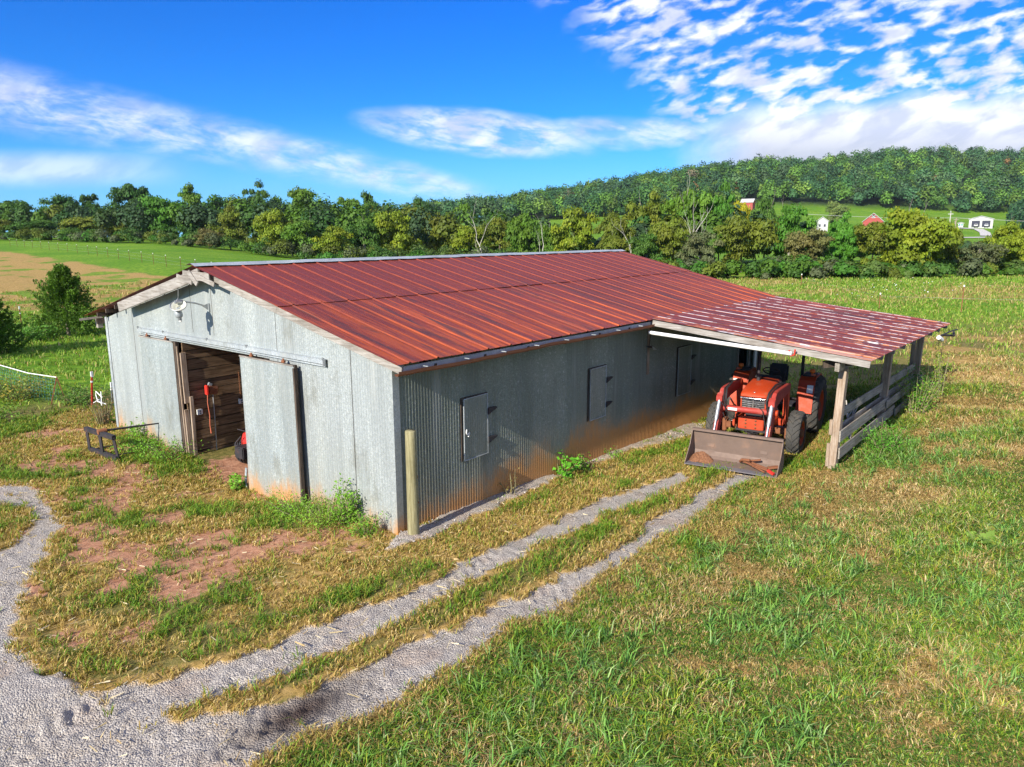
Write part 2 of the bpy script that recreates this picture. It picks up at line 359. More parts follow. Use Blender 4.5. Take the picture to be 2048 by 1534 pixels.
def np_mesh(name, V, quads=None, tris=None, colors=None, m=None, parent=None, attrs=None, smooth=False):
    me = bpy.data.meshes.new(name); V = np.asarray(V, np.float32); me.vertices.add(len(V)); me.vertices.foreach_set('co', V.ravel())
    nq = 0 if quads is None else len(quads); nt = 0 if tris is None else len(tris)
    loops = np.concatenate(([np.asarray(quads, np.int32).ravel()] if nq else [])+([np.asarray(tris, np.int32).ravel()] if nt else []))
    me.loops.add(len(loops)); me.loops.foreach_set('vertex_index', loops.astype(np.int32))
    me.polygons.add(nq+nt); st = np.concatenate((np.arange(nq)*4, nq*4+np.arange(nt)*3)).astype(np.int32); me.polygons.foreach_set('loop_start', st)
    if smooth: me.polygons.foreach_set('use_smooth', np.ones(nq+nt, bool))
    me.update(calc_edges=True)
    if colors is not None:
        a = me.attributes.new('col', 'FLOAT_COLOR', 'POINT'); c = np.ones((len(V), 4), np.float32); c[:, :3] = colors; a.data.foreach_set('color', c.ravel())
    for k, arr in (attrs or {}).items():
        a = me.attributes.new(k, 'FLOAT', 'POINT'); a.data.foreach_set('value', np.asarray(arr, np.float32))
    if m: me.materials.append(M[m] if isinstance(m, str) else m)
    o = bpy.data.objects.new(name, me); COL.objects.link(o)
    if parent: o.parent = parent
    return o

# ------------------------------------------------------------------ terrain
def ss(t):
    t = np.clip(t, 0, 1); return t*t*(3-2*t)
RID_X = [700, 800, 900, 1000, 1100, 1200, 1300, 1400, 1450, 1520, 1580, 1600, 1700, 1800, 1900, 2048, 2400, 3200]
RID_Y = [440, 416, 404, 392, 374, 361, 344, 333, 327, 318, 323, 320, 311, 305, 304, 306, 314, 345]
def camco(x, y):
    dx = x-CX; dy = y-CY; D = dx*FW[0]+dy*FW[1]; L = dx*FW[1]-dy*FW[0]
    px = 1024+1466*L/np.maximum(D, 1.); return D, L, np.where(D > 1, px, np.where(L > 0, 3000, -3000))
def vnoise(x, y, seed=0):
    x = np.asarray(x, float); y = np.asarray(y, float); xi = np.floor(x).astype(np.int64); yi = np.floor(y).astype(np.int64); fx = x-xi; fy = y-yi
    def h(a, b):
        n = (a*374761393+b*668265263+seed*974711) & 0xffffffff; n = ((n ^ (n >> 13))*1274126177) & 0xffffffff; return ((n ^ (n >> 16)) & 0xffff)/65535.
    fx = fx*fx*(3-2*fx); fy = fy*fy*(3-2*fy)
    return (h(xi, yi)*(1-fx)+h(xi+1, yi)*fx)*(1-fy)+(h(xi, yi+1)*(1-fx)+h(xi+1, yi+1)*fx)*fy
def fbm(x, y, o=4, seed=0):
    s = 0; a = .5; t = 0
    for i in range(o): s = s+a*vnoise(x*2**i, y*2**i, seed+i); t += a; a *= .5
    return s/t
def gz(x, y):
    x = np.asarray(x, float); y = np.asarray(y, float); D, L, px = camco(x, y)
    z = -0.025*np.clip(x, 0, 13)*ss((y+3.0)/2.5)*(1-ss((x-20)/20))
    z = z-.2*np.exp(-((y-4.)/1.5)**2-(x/1.8)**2)
    z = z+0.9*ss((0.5*x-y-7.5)/9)*(1-.7*ss((x-18)/20))*(1-ss((D-50)/30)*.6)
    dd = D-36; rise = np.where(dd > 0, dd*dd/(np.abs(dd)+12), 0)
    z = z+0.027*np.minimum(rise, 175)*ss((740-px)/460)
    far = np.where(px > 500, 1, 0)*ss((px-500)/400)
    zr = (470-np.interp(px, RID_X, RID_Y))/1466*900+CZ-25
    zf = np.interp(px, [700, 1100, 1500, 1700, 2048, 3000], [12, 16, 25, 22, 18, 18])
    vv = -1.5*ss((D-100)/120)
    h = np.where(D < 440, vv+np.interp(D, [230, 300, 380, 440], [0, .2, 3.8, 10]), np.where(D < 570, 8.5+(zf-8.5)*((D-440)/130), np.where(D < 900, zf+(zr-zf)*np.sin(np.clip((D-570)/330, 0, 1)*math.pi/2), zr-(D-900)*.05)))
    return z+far*h
def at(px, D, z=None):
    """world point at bearing px (photo column) and depth D"""
    L = (px-1024)/1466*D; x = CX+FW[0]*D+FW[1]*L; y = CY+FW[1]*D-FW[0]*L
    return Vector((x, y, float(gz(x, y)) if z is None else z))

LOW = [(7.4, -3.0), (6.73, -3.06), (5.1, -2.95), (3.22, -2.93), (1.37, -3.11), (0.18, -3.05), (-0.71, -2.87), (-1.62, -2.83), (-2.23, -2.58), (-2.97, -2.56), (-3.57, -2.47), (-4.04, -2.24), (-4.46, -1.99), (-5.03, -1.54), (-5.56, -2.82), (-4.99, -3.01), (-4.48, -2.99), (-3.96, -3.05), (-3.51, -3.26), (-2.94, -3.39), (-2.23, -3.44), (-1.17, -3.27), (-0.47, -3.54), (0.81, -3.48), (2.31, -3.45), (4.02, -3.48), (5.85, -3.44), (7.4, -3.6)]
UPT = [(6.31, -2.02), (5.01, -1.91), (3.63, -1.62), (1.96, -1.69), (0.75, -1.6), (-0.38, -1.6), (-1.44, -1.69), (-2.14, -1.49), (-2.78, -1.29), (-3.51, -1.36), (-4.05, -1.2), (-4.52, -0.96), (-4.96, -0.75), (-5.22, -1.41), (-4.81, -1.64), (-4.33, -1.74), (-3.87, -1.96), (-3.22, -1.95), (-2.59, -2.07), (-1.78, -2.07), (-0.82, -2.03), (0.22, -2.07), (1.4, -2.12), (2.87, -2.12), (4.16, -2.4), (5.57, -2.4)]
LEFT = [(-3.74, 8.96), (-3.46, 8.07), (-3.12, 7.43), (-3.16, 5.98), (-3.55, 4.62), (-4.0, 3.89), (-4.46, 3.08), (-4.79, 2.29), (-5.12, 1.49), (-5.28, 0.42), (-5.14, -0.24), (-4.95, -1.0), (-4.77, -1.53), (-4.55, -1.96), (-4.59, -3.01), (-4.7, -3.52), (-6.88, -2.73), (-7.5, 4.64), (-5.5, 9.)]
WG = [(-0.49, -0.36), (0.08, -0.56), (1.24, -0.36), (2.13, -0.4), (3.53, -0.25), (4.26, -0.12), (3.92, 0.32), (2.38, 0.33), (0.87, 0.01), (0.03, -0.02)]
WG2 = [(4.56, -0.13), (7.13, -0.2), (9.3, -0.64), (10.78, -0.3), (10.21, 0.41), (7.74, 0.34), (5.63, 0.1)]
DIRT = [(-2.1, 3.9, .45), (-2.1, 2.2, .65), (-3.2, 2.0, .46), (-3.3, .9, .42), (-2.1, 1.3, .6), (-3.8, 1.7, .29), (-1.5, 11.7, .63), (-1.7, 9.8, .5), (-2.3, -1.75, .22), (-1.4, 1.3, .5), (-2.6, .8, .5), (.6, 5.4, 1.3), (-2.7, 1.6, .6), (3.5, 5.4, 2.), (-1.9, 7.3, .4), (-.9, -1.85, .18)]
DRY = [(-1.7, -.2, .59), (-1., -.6, .61), (-.3, -.9, .47), (-2.4, -.2, .42), (.7, -1.1, .41), (1.9, -1.2, .44), (3.4, -1.2, .47), (5.4, -1.1, .52), (6.6, -1.6, .43), (-1.6, 7.1, .45), (-2., 4.6, .47), (-2.2, 10.4, .59), (-.8, 11.6, .65), (5.3, -3.9, .47), (6.8, -3.9, .59), (6.6, -4.5, .64), (7.5, -5., .6), (5.4, -5.2, .42), (6.6, -5.7, .42), (3.2, -4.3, .33), (2.1, -4., .31), (.7, -3.9, .28), (2.3, -5.1, .37), (22.5, -4.1, 1.3), (28.3, -5., 1.8), (20.2, -5.2, 1.2), (17., -6.7, .6), (12.9, -5.3, .5), (-.1, -6., .14), (1.5, -7.2, .16), (.3, -6.5, .13), (1.6, -5., .2), (.4, -6.7, .13), (11.1, -5.6, .4), (8.1, -5.6, .35), (10.2, -7.4, .4), (-.4, -5.5, .2), (1.1, -7.6, .25), (1.2, -8.2, .24), (8., -2.6, 1.2), (9.5, -3., 1.1), (8.6, -6.3, .4), (4.2, -4.5, .4), (13.5, -7., .5), (24., -7., 1.2), (2.9, -2.6, .25), (4.6, -2.7, .3), (.5, -.8, .6), (1.4, -1.1, .5), (2.7, -1.2, .5), (4.3, -1.2, .5), (-.2, -.5, .5), (-1.5, .2, .6), (-2.4, -.6, .4), (-3.2, -.3, .35), (4.5, -4.1, .5), (5.9, -4.3, .8), (7.3, -4.4, .8), (6.1, -5.1, .6), (7.6, -5.6, .6), (3.6, -4.1, .45), (1.5, -3.9, .3), (-1.9, 5.8, .4), (-3., 3.2, .5), (-3.9, 2.6, .35), (12., -6.2, .7), (14., -6., .8), (17.5, -5.8, 1.), (10., -6.2, .5), (9., -7., .5), (7., -6.4, .5), (15.5, -7.5, .8), (20., -8., 1.2), (26., -2., 1.5), (4.8, -5.4, .35), (3.9, -6.2, .3), (2.6, -4.7, .3), (-.3, 12.8, .8), (-2., 8.6, .4), (-2.8, 11.5, .8), (-.9, -6.1, .15), (.6, -7.4, .18), (2.2, -6.4, .2), (3.2, -5.6, .22), (.2, -7.9, .15)]
ISLE = [(-3.9, 6.9), (-3.5, 6.1), (-3.8, 5.1), (-4.3, 4.4), (-5., 4.4), (-5.2, 6.5)]
def pdist(x, y, poly):
    """signed distance (inside positive) to a polygon"""
    inside = np.zeros(x.shape, bool); best = np.full(x.shape, 1e9); n = len(poly)
    for i in range(n):
        x0, y0 = poly[i]; x1, y1 = poly[(i+1) % n]; dx, dy = x1-x0, y1-y0
        t = np.clip(((x-x0)*dx+(y-y0)*dy)/(dx*dx+dy*dy+1e-12), 0, 1); d = np.hypot(x-x0-t*dx, y-y0-t*dy); best = np.minimum(best, d)
        c = ((y0 > y) != (y1 > y)) & (x < dx*(y-y0)/(dy if abs(dy) > 1e-12 else 1e-12)+x0); inside ^= c
    return np.where(inside, best, -best)
def masks(x, y):
    near = (x > -12) & (x < 40) & (y > -19) & (y < 16)
    grav = np.zeros(x.shape); dirt = np.zeros(x.shape); dry = np.zeros(x.shape); trk = np.zeros(x.shape)
    xn, yn = x[near], y[near]
    wob = (fbm(xn*1.6, yn*1.6, 5, 3)-.5)*.55; wob_f = (fbm(xn*7, yn*7, 3, 13)-.5)*.45
    g = np.zeros(xn.shape); eb = np.zeros(xn.shape)
    for P, wd, k in ((LOW, .12, 1.), (UPT, .12, 1.), (LEFT, .2, 1.), (WG, .1, .9), (WG2, .1, .8)):
        sd_ = pdist(xn, yn, P); eb = np.maximum(eb, np.exp(-((sd_+.06)/.2)**2))
        g = np.maximum(g, k*ss((sd_+wob*.6+wob_f*.5*1.+.025)/wd+.4))
    g = g*(1-ss((pdist(xn, yn, ISLE)+wob*.4)/.2+.5))
    grav[near] = g
    d = np.zeros(xn.shape)
    for cx, cy, r in DIRT: d = np.maximum(d, np.exp(-(((xn-cx)**2+(yn-cy)**2)/r**2)**1.0))
    dirt[near] = np.clip(d*1.5+wob*1.6-.28, 0, 1)
    d = np.zeros(xn.shape)
    for cx, cy, r in DRY: d = np.maximum(d, np.exp(-((xn-cx)**2+(yn-cy)**2)/(r*1.15)**2))
    dry[near] = np.clip(np.maximum(d*1.25, eb*1.05)+wob*1.2-.12, 0, 1)
    # mown hillside on the left and broad variation
    D, L, px = camco(x, y)
    s = (x-30)*.10-(y-80)*.0    # fence runs x 44..35 as y 170..83
    fx = 35+(y-83)*.105
    mown = ss((fx-3.-x)/3.)*ss((D-44)/12.)*ss((1000-px)/200)
    pat = fbm(x*.30+3, y*.40, 5, 21)
    dirt = np.maximum(dirt, ss((x+5.2)/.6)*ss((.1-x)/.3)*ss((y+.6)/1.2)*ss((13.5-y)/2)*np.clip((fbm(x*1.25, y*1.25, 5, 201)-.50)*6, 0, .8)*near)
    dry = np.maximum(dry, ss((x+5.2)/.6)*ss((.3-x)/.3)*ss((y+1.2)/1.)*ss((14-y)/2)*np.clip((fbm(x*1.0, y*1.0, 5, 211)-.42)*5, 0, .9)*near)
    dry = np.maximum(dry, mown*np.clip((pat-.26+.05*ss((D-60)/25)-.10*ss((54-D)/10))*4., 0, 1)*.9*ss((D-36)/10))
    far_r = ss((D-24)/8.)*ss((px-1300)/200)*(D < 100)
    dry = np.maximum(dry, far_r*ss((px-1700)/200)*np.clip((fbm(x*.25, y*.5, 4, 5)-.40)*4, 0, .8)*ss((44-D)/6))
    dry = np.maximum(dry, far_r*np.clip((fbm(x*.06, y*.1, 3, 15)-.45)*4, 0, .6)*ss((D-45)/10))
    lush = np.zeros(x.shape); lush[near] = ss((-yn-3.6)/.5)*np.clip(1.-dry[near]*.5, 0, 1)
    lush = np.maximum(lush, ss((x+2)/4)*0)
    return grav, dirt, dry, lush, mown
def axis(a, b, d, lo, hi, g=1.055):
    c = list(np.arange(a, b+1e-6, d)); s = d
    while c[-1] < hi: s *= g; c.append(c[-1]+s)
    s = d
    while c[0] > lo: s *= g; c.insert(0, c[0]-s)
    return np.array(c)
def axis2(segs, lo, hi, g):
    c = [segs[0][0]]
    for a, b, d in segs: c += list(np.arange(c[-1]+d, b+1e-6, d))
    s = segs[-1][2]
    while c[-1] < hi: s *= g; c.append(c[-1]+s)
    s = segs[0][2]
    while c[0] > lo: s *= g; c.insert(0, c[0]-s)
    return np.array(c)
gx = axis2([(-7.5, 1., .04), (1., 8., .07), (8., 16., .1)], -120, 1700, 1.03); gy = axis2([(-16., -9.5, .16), (-9.5, -4., .09), (-4., 1., .04), (1., 12.5, .09)], -900, 1700, 1.03)
GX, GY = np.meshgrid(gx, gy, indexing='ij'); fx_, fy_ = GX.ravel(), GY.ravel()
gr, di, dr_, lu, mo = masks(fx_, fy_)
Zg = gz(fx_, fy_); nearw = np.exp(-np.maximum(0, np.hypot(fx_, fy_)-25)/20)
inside_barn = ((fx_ > .05) & (fx_ < 15.3) & (fy_ > .1) & (fy_ < 10.9))
Zg = Zg+nearw*((fbm(fx_*.9, fy_*.9, 3, 31)-.5)*.07+(fbm(fx_*5, fy_*5, 3, 41)-.5)*.03*(1-gr))-gr*.035*(fy_ < -1)+(fbm(fx_*7, fy_*7, 2, 51)-.5)*.035*gr
Zg = Zg+np.where(gr > 0, gr*ss((fy_+.75)/.3)*ss((.4-fy_)/.4)*.07, 0)
# tyre-lug prints pressed into the gravel
def lugs(xx, yy, c0, ang, wd):
    ca, sa = math.cos(ang), math.sin(ang); s = (xx-c0[0])*ca+(yy-c0[1])*sa; t = -(xx-c0[0])*sa+(yy-c0[1])*ca
    k = np.clip(1-np.abs(t)/wd, 0, 1); return np.clip(np.sin((s+np.abs(t)*.8)*2*math.pi/.21)*1.4, -1, 1)*np.clip(k*4, 0, 1)
lg = lugs(fx_, fy_, (-3., -2.95), R(172), .27)+lugs(fx_, fy_, (-5.1, -2.3), R(205), .3)*.9+lugs(fx_, fy_, (-5.2, -1.0), R(195), .3)*.8+lugs(fx_, fy_, (-.5, -3.15), R(180), .24)*.6+lugs(fx_, fy_, (-5.9, -1.5), R(215), .3)+lugs(fx_, fy_, (-4.9, -2.75), R(190), .28)*.9+lugs(fx_, fy_, (-4., -1.6), R(170), .24)*.6+lugs(fx_, fy_, (-5.6, .5), R(240), .3)*.6
Zg = Zg+lg*.012*gr*(fy_ < 1.2)*np.clip(fbm(fx_*1.3, fy_*1.3, 3, 77)*3-.7, 0, 1.2)+(fbm(fx_*11, fy_*11, 3, 151)-.5)*.045*gr*(fx_ < 2)
nx, ny = len(gx), len(gy); idx = np.arange(nx*ny).reshape(nx, ny)
Q = np.stack((idx[:-1, :-1].ravel(), idx[1:, :-1].ravel(), idx[1:, 1:].ravel(), idx[:-1, 1:].ravel()), 1)
wet = np.exp(-(((fx_+3.75)/.75)**2+((fy_+2.72)/.28)**2))
Dg, Lg, Pg = camco(fx_, fy_)
fieldg = np.maximum(ss((Dg-30)/15)*(1-mo*.2), ss((fy_-14.5)/3)*ss((12-fx_)/4))
m, g, b = mat('ground', .95, 0., .1)
A = lambda n: g.n('ShaderNodeAttribute', attribute_name=n).outputs['Fac']
p = g.pos
nb = g.noise(p, 1.1, 5., .6); ns_ = g.noise(p, 9., 5., .7); nf = g.noise(p, 60., 3., .7); nxl = g.noise(p, .09, 5., .6)
grass = g.mix(g.ramp(ns_, .3, .7), (.065, .085, .016), (.22, .18, .055))
grass = g.mix(g.ramp(nf, .45, .65, 0., .7), grass, (.34, .25, .10))
fieldc = g.mix(g.ramp(nxl, .35, .65), (.12, .25, .012), (.22, .34, .025))
fn = g.noise(g.mapping(p, scale=(1, 1, .3)), 2.2, 6., .72); fieldc = g.mix(g.ramp(fn, .38, .62), tuple([.07, .17, .012]), fieldc)
c = g.mix(A('field'), grass, fieldc)
hd = g.mix(g.ramp(g.noise(p, 5., 6., .72), .35, .68), (.24, .16, .045), (.50, .33, .12)); hd = g.mix(g.ramp(nf, .5, .7, 0., .5), hd, (.16, .11, .05))
nm = g.math('MULTIPLY', g.math('MULTIPLY', g.math('SUBTRACT', g.noise(g.mapping(p, scale=(1, .6, 1)), .42, 7., .68), .5), 1.9), g.ramp(A('dry'), .0, .3))
nm = g.math('MULTIPLY', nm, g.ramp(A('field'), 0., .5, .15, 1.))
c = g.mix(g.ramp(g.math('ADD', g.math('ADD', A('dry'), nm), g.math('MULTIPLY', g.math('SUBTRACT', ns_, .5), .7)), .35, .8), c, hd)
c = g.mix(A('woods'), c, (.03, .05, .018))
dc = g.mix(g.ramp(ns_, .3, .7), (.30, .135, .075), (.47, .25, .155)); dc = g.mix(g.ramp(nf, .55, .7, 0., .7), dc, (.55, .40, .28))
c = g.mix(g.ramp(g.math('ADD', A('dirt'), g.math('MULTIPLY', g.math('SUBTRACT', ns_, .5), .9)), .3, .55), c, dc)
vo = g.n('ShaderNodeTexVoronoi', ins={'Vector': p, 'Scale': 52.}); vo2 = g.n('ShaderNodeTexVoronoi', ins={'Vector': p, 'Scale': 110.})
vc = g.n('ShaderNodeSeparateColor', ins={0: vo.outputs[1]}).outputs[0]; vc2 = g.n('ShaderNodeSeparateColor', ins={0: vo2.outputs[1]}).outputs[1]
gc = g.mix(vc, (.30, .265, .235), (.49, .45, .40)); gc = g.mix(g.ramp(vc2, .0, 1., 0., .4), gc, (.45, .42, .39)); gc = g.mix(g.ramp(ns_, .45, .7, 0., .45), gc, (.28, .25, .235)); gc = g.mix(g.ramp(nb, .48, .72, 0., .6), gc, (.38, .28, .21)); gc = g.mix(g.ramp(nf, .62, .7, 0., .8), gc, (.50, .47, .45))
gc = g.mix(g.math('MULTIPLY', g.ramp(g.math('ADD', A('gravel'), g.math('MULTIPLY', g.math('SUBTRACT', nb, .5), .9)), 1.0, .6), g.ramp(nf, .35, .55)), gc, (.46, .32, .15))
gc = g.mix(g.math('MULTIPLY', A('wet'), 1.0, 0.), gc, (.06, .042, .036))
gf = g.ramp(g.math('ADD', A('gravel'), g.math('MULTIPLY', g.math('SUBTRACT', ns_, .5), .8)), .35, .6)
c = g.mix(gf, c, gc)
g.set(b, 'Base Color', c)
hh = g.math('ADD', g.math('MULTIPLY', vo.outputs[0], g.math('MULTIPLY', gf, -1.1)), g.math('ADD', g.math('MULTIPLY', nf, .5), ns_))
bump(g, b, hh, .8, .03)
M['ground'] = m
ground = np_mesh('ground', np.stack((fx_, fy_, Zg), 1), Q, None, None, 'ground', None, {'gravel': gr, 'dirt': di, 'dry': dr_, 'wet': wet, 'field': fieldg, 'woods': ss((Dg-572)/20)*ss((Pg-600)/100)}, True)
tag(ground, kind='structure')

# ------------------------------------------------------------------ grass
rng = np.random.default_rng(11)
def blades(name, px_, py_, hgt, wid, lean, col, tufts=None, droop=.5):
    n = len(px_); z = gz(px_, py_)-.01; az = rng.uniform(0, 2*np.pi, n); le = lean*hgt
    dx, dy = np.cos(az)*le, np.sin(az)*le; fa = az+np.pi/2+rng.normal(0, .5, n); wx, wy = np.cos(fa)*wid/2, np.sin(fa)*wid/2
    V = np.empty((n, 5, 3), np.float32)
    V[:, 0] = np.stack((px_-wx, py_-wy, z), 1); V[:, 1] = np.stack((px_+wx, py_+wy, z), 1)
    mx, my, mz = px_+dx*.38, py_+dy*.38, z+hgt*.62
    V[:, 2] = np.stack((mx+wx*.75, my+wy*.75, mz), 1); V[:, 3] = np.stack((mx-wx*.75, my-wy*.75, mz), 1)
    V[:, 4] = np.stack((px_+dx, py_+dy, z+hgt*(1-droop*lean*.5)), 1)
    i = np.arange(n)*5; q = np.stack((i, i+1, i+2, i+3), 1); t = np.stack((i+3, i+2, i+4), 1)
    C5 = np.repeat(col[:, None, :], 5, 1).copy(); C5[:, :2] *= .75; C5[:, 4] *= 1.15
    return np_mesh(name, V.reshape(-1, 3), q, t, C5.reshape(-1, 3), 'grass')
def scatter(n, x0, x1, y0, y1): return rng.uniform(x0, x1, n), rng.uniform(y0, y1, n)
def inview(x, y, pad=750):
    D, L, px = camco(x, y); return (D > 3.2) & (px > -pad) & (px < 2048+pad)
def palette(n, cols, wts):
    c = np.array(cols)[rng.choice(len(cols), n, p=np.array(wts)/sum(wts))]; return c*rng.uniform(.75, 1.25, (n, 1))
def in_barn(x, y): return (x > -.04) & (x < 15.45) & (y > -.04) & (y < 11.02)
def tuft_points(cx, cy, k, r):
    n = len(cx); kk = np.repeat(np.arange(n), k); a = rng.uniform(0, 2*np.pi, len(kk)); rr = r[kk]*np.sqrt(rng.uniform(0, 1, len(kk)))
    return cx[kk]+np.cos(a)*rr, cy[kk]+np.sin(a)*rr, kk
# short lawn turf
cx_, cy_ = scatter(60000, -7, 16, -4.4, 14); k0 = inview(cx_, cy_) & ~in_barn(cx_, cy_); cx_, cy_ = cx_[k0], cy_[k0]
g_, d_, y_, l_, _ = masks(cx_, cy_); prob = (1-ss((g_-.5)/.4))*(1-.92*d_)*np.clip(.45+1.5*(fbm(cx_*1.1, cy_*1.1, 4, 61)-.22), 0, 1); k0 = rng.uniform(0, 1, len(cx_)) < np.maximum(prob, .025*(y_ > -1)*(fbm(cx_*1.5, cy_*1.5, 3, 303) > .55)); cx_, cy_, y_, l_ = cx_[k0], cy_[k0], y_[k0], l_[k0]
Dc, _, _ = camco(cx_, cy_); bx, by, kk = tuft_points(cx_, cy_, 14, rng.uniform(.03, .12, len(cx_)))
gd = fbm(cx_*.9+7, cy_*.9, 3, 91)[kk]; dryk = np.clip(y_[kk]*1.2+(.56-gd)*2.0, 0, 1)
green = palette(len(bx), [(.12, .26, .02), (.18, .29, .022), (.075, .17, .018), (.30, .30, .04)], [4, 4, 2.5, 3]); straw = palette(len(bx), [(.52, .37, .12), (.62, .47, .2), (.40, .27, .07), (.34, .29, .06)], [3, 2, 3, 3])
isd = rng.uniform(0, 1, len(bx)) < np.clip(dryk*1.0+.06, 0, .93); colr = np.where(isd[:, None], straw, green)
hh_ = rng.uniform(.035, .085, len(bx))*(1+.6*(~isd))*(1+.02*Dc[kk])
o = None
def under_layer():
    cx_, cy_ = scatter(76000, -5.5, 16, -16.5, -3.0); k0 = inview(cx_, cy_); cx_, cy_ = cx_[k0], cy_[k0]; g_, d_, y_, l_, _ = masks(cx_, cy_); Dc, _, _ = camco(cx_, cy_)
    k0 = (rng.uniform(0, 1, len(cx_)) < (1-1.1*g_)*np.clip(1.5-Dc/18, .15, 1)); cx_, cy_, y_, Dc = cx_[k0], cy_[k0], y_[k0], Dc[k0]; bx, by, kk = tuft_points(cx_, cy_, 13, rng.uniform(.05, .16, len(cx_)))
    gn = palette(len(bx), [(.07, .17, .02), (.10, .22, .025), (.16, .22, .03)], [3, 3, 2]); st_ = palette(len(bx), [(.45, .33, .12), (.32, .22, .07)], [2, 2]); isd = rng.uniform(0, 1, len(bx)) < np.clip(.22+y_[kk]*.8, 0, .95)
    return blades('turf_grass', bx, by, rng.uniform(.02, .07, len(bx))*(1+.02*Dc[kk]), rng.uniform(.006, .012, len(bx))*(1+Dc[kk]*.05), rng.uniform(.5, 1.8, len(bx)), np.where(isd[:, None], st_, gn))
tag(under_layer(), kind='stuff')
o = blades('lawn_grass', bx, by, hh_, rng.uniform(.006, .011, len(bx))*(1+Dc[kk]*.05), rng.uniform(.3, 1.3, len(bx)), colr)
tag(o, kind='stuff')
# long meadow grass on the bank at the right
cx_, cy_ = scatter(102000, -5.5, 22, -16.5, -2.9); k0 = inview(cx_, cy_); cx_, cy_ = cx_[k0], cy_[k0]
g_, d_, y_, l_, _ = masks(cx_, cy_); edge_ = ss((-cy_-3.3+(fbm(cx_*1.2, cy_*1.2, 3, 17)-.5)*1.2)/.5); Dc, _, _ = camco(cx_, cy_)
prob = (1-g_*1.1)*edge_*np.clip(1.15-.65*y_, 0, 1)*np.clip(.45+1.2*(fbm(cx_*.8, cy_*.8, 3, 71)-.25), 0, 1)*np.clip(1.4-Dc/22., .25, 1)
k0 = rng.uniform(0, 1, len(cx_)) < prob; cx_, cy_, y_, Dc = cx_[k0], cy_[k0], y_[k0], Dc[k0]
bx, by, kk = tuft_points(cx_, cy_, 13, rng.uniform(.02, .10, len(cx_))); tall = np.clip(fbm(cx_*.7+3, cy_*.7, 3, 81)*2.1-.45, .3, 1.3)*(1-.45*y_)*(.7+.5*ss((-cy_-4.2)/1.5))
pg = fbm(cx_*1.3+9, cy_*1.3, 3, 101)[kk]
green = palette(len(bx), [(.14, .29, .03), (.22, .36, .03), (.07, .16, .02), (.40, .49, .18), (.37, .38, .045)], [4, 4, 3.5, 2, 4]); straw = palette(len(bx), [(.52, .39, .16), (.66, .52, .27), (.40, .25, .09)], [3, 2, 3])
isd = rng.uniform(0, 1, len(bx)) < np.clip(.14+y_[kk]*.95+ss((pg-.50)/.12)*.5, 0, .92); colr = np.where(isd[:, None], straw, green)
hh_ = rng.uniform(.045, .19, len(bx))*tall[kk]*(1+.012*Dc[kk])
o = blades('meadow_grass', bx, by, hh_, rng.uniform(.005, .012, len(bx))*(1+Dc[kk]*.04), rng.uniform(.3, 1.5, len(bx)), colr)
tag(o, kind='stuff')
cx_, cy_ = scatter(9500, -5, 12, -16, -3.3); k0 = inview(cx_, cy_); cx_, cy_ = cx_[k0], cy_[k0]; g_, d_, y_, l_, _ = masks(cx_, cy_)
k0 = (g_ < .2) & (rng.uniform(0, 1, len(cx_)) < np.clip(fbm(cx_*.9+3, cy_*.9, 3, 81)*2.2-.75, 0, .8)*(1-.6*y_)*ss((-cy_-3.4)/.8)); cx_, cy_ = cx_[k0], cy_[k0]; Dc, _, _ = camco(cx_, cy_)
bx, by, kk = tuft_points(cx_, cy_, 11, rng.uniform(.03, .09, len(cx_))); o = blades('broad_bladed_grass', bx, by, rng.uniform(.10, .29, len(bx)), rng.uniform(.009, .018, len(bx)), rng.uniform(.4, 1.5, len(bx)), palette(len(bx), [(.15, .33, .06), (.22, .40, .07), (.34, .48, .18), (.10, .24, .05)], [4, 4, 1.5, 2]), None, .7); tag(o, kind='stuff')
# farther fields: bigger, sparser tufts
cx_, cy_ = scatter(74000, -8, 95, -50, 66); D_, L_, P_ = camco(cx_, cy_); k0 = inview(cx_, cy_, 420) & ~in_barn(cx_, cy_) & (D_ > 17) & (D_ < 84) & ~((cx_ < 16) & (cy_ < 14) & (cy_ > -4.4) & (cx_ > -7)) ; cx_, cy_, D_ = cx_[k0], cy_[k0], D_[k0]
g_, d_, y_, l_, mo_ = masks(cx_, cy_); k0 = rng.uniform(0, 1, len(cx_)) < (1-.45*mo_)*np.clip(1.1-y_*.6, 0, 1)*np.clip(1.3-D_/90, .3, 1); cx_, cy_, y_, D_ = cx_[k0], cy_[k0], y_[k0], D_[k0]
bx, by, kk = tuft_points(cx_, cy_, 7, rng.uniform(.08, .3, len(cx_)))
green = palette(len(bx), [(.18, .33, .03), (.25, .38, .05), (.12, .24, .022), (.38, .42, .09)], [4, 4, 2, 2]); straw = palette(len(bx), [(.46, .34, .13), (.55, .42, .2), (.3, .28, .07)], [3, 2, 3])
isd = rng.uniform(0, 1, len(bx)) < np.clip(y_[kk]*.8+.12, 0, .9); colr = np.where(isd[:, None], straw, green)
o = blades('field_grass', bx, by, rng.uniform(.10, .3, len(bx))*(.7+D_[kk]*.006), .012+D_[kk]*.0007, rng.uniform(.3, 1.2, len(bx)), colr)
tag(o, kind='stuff')
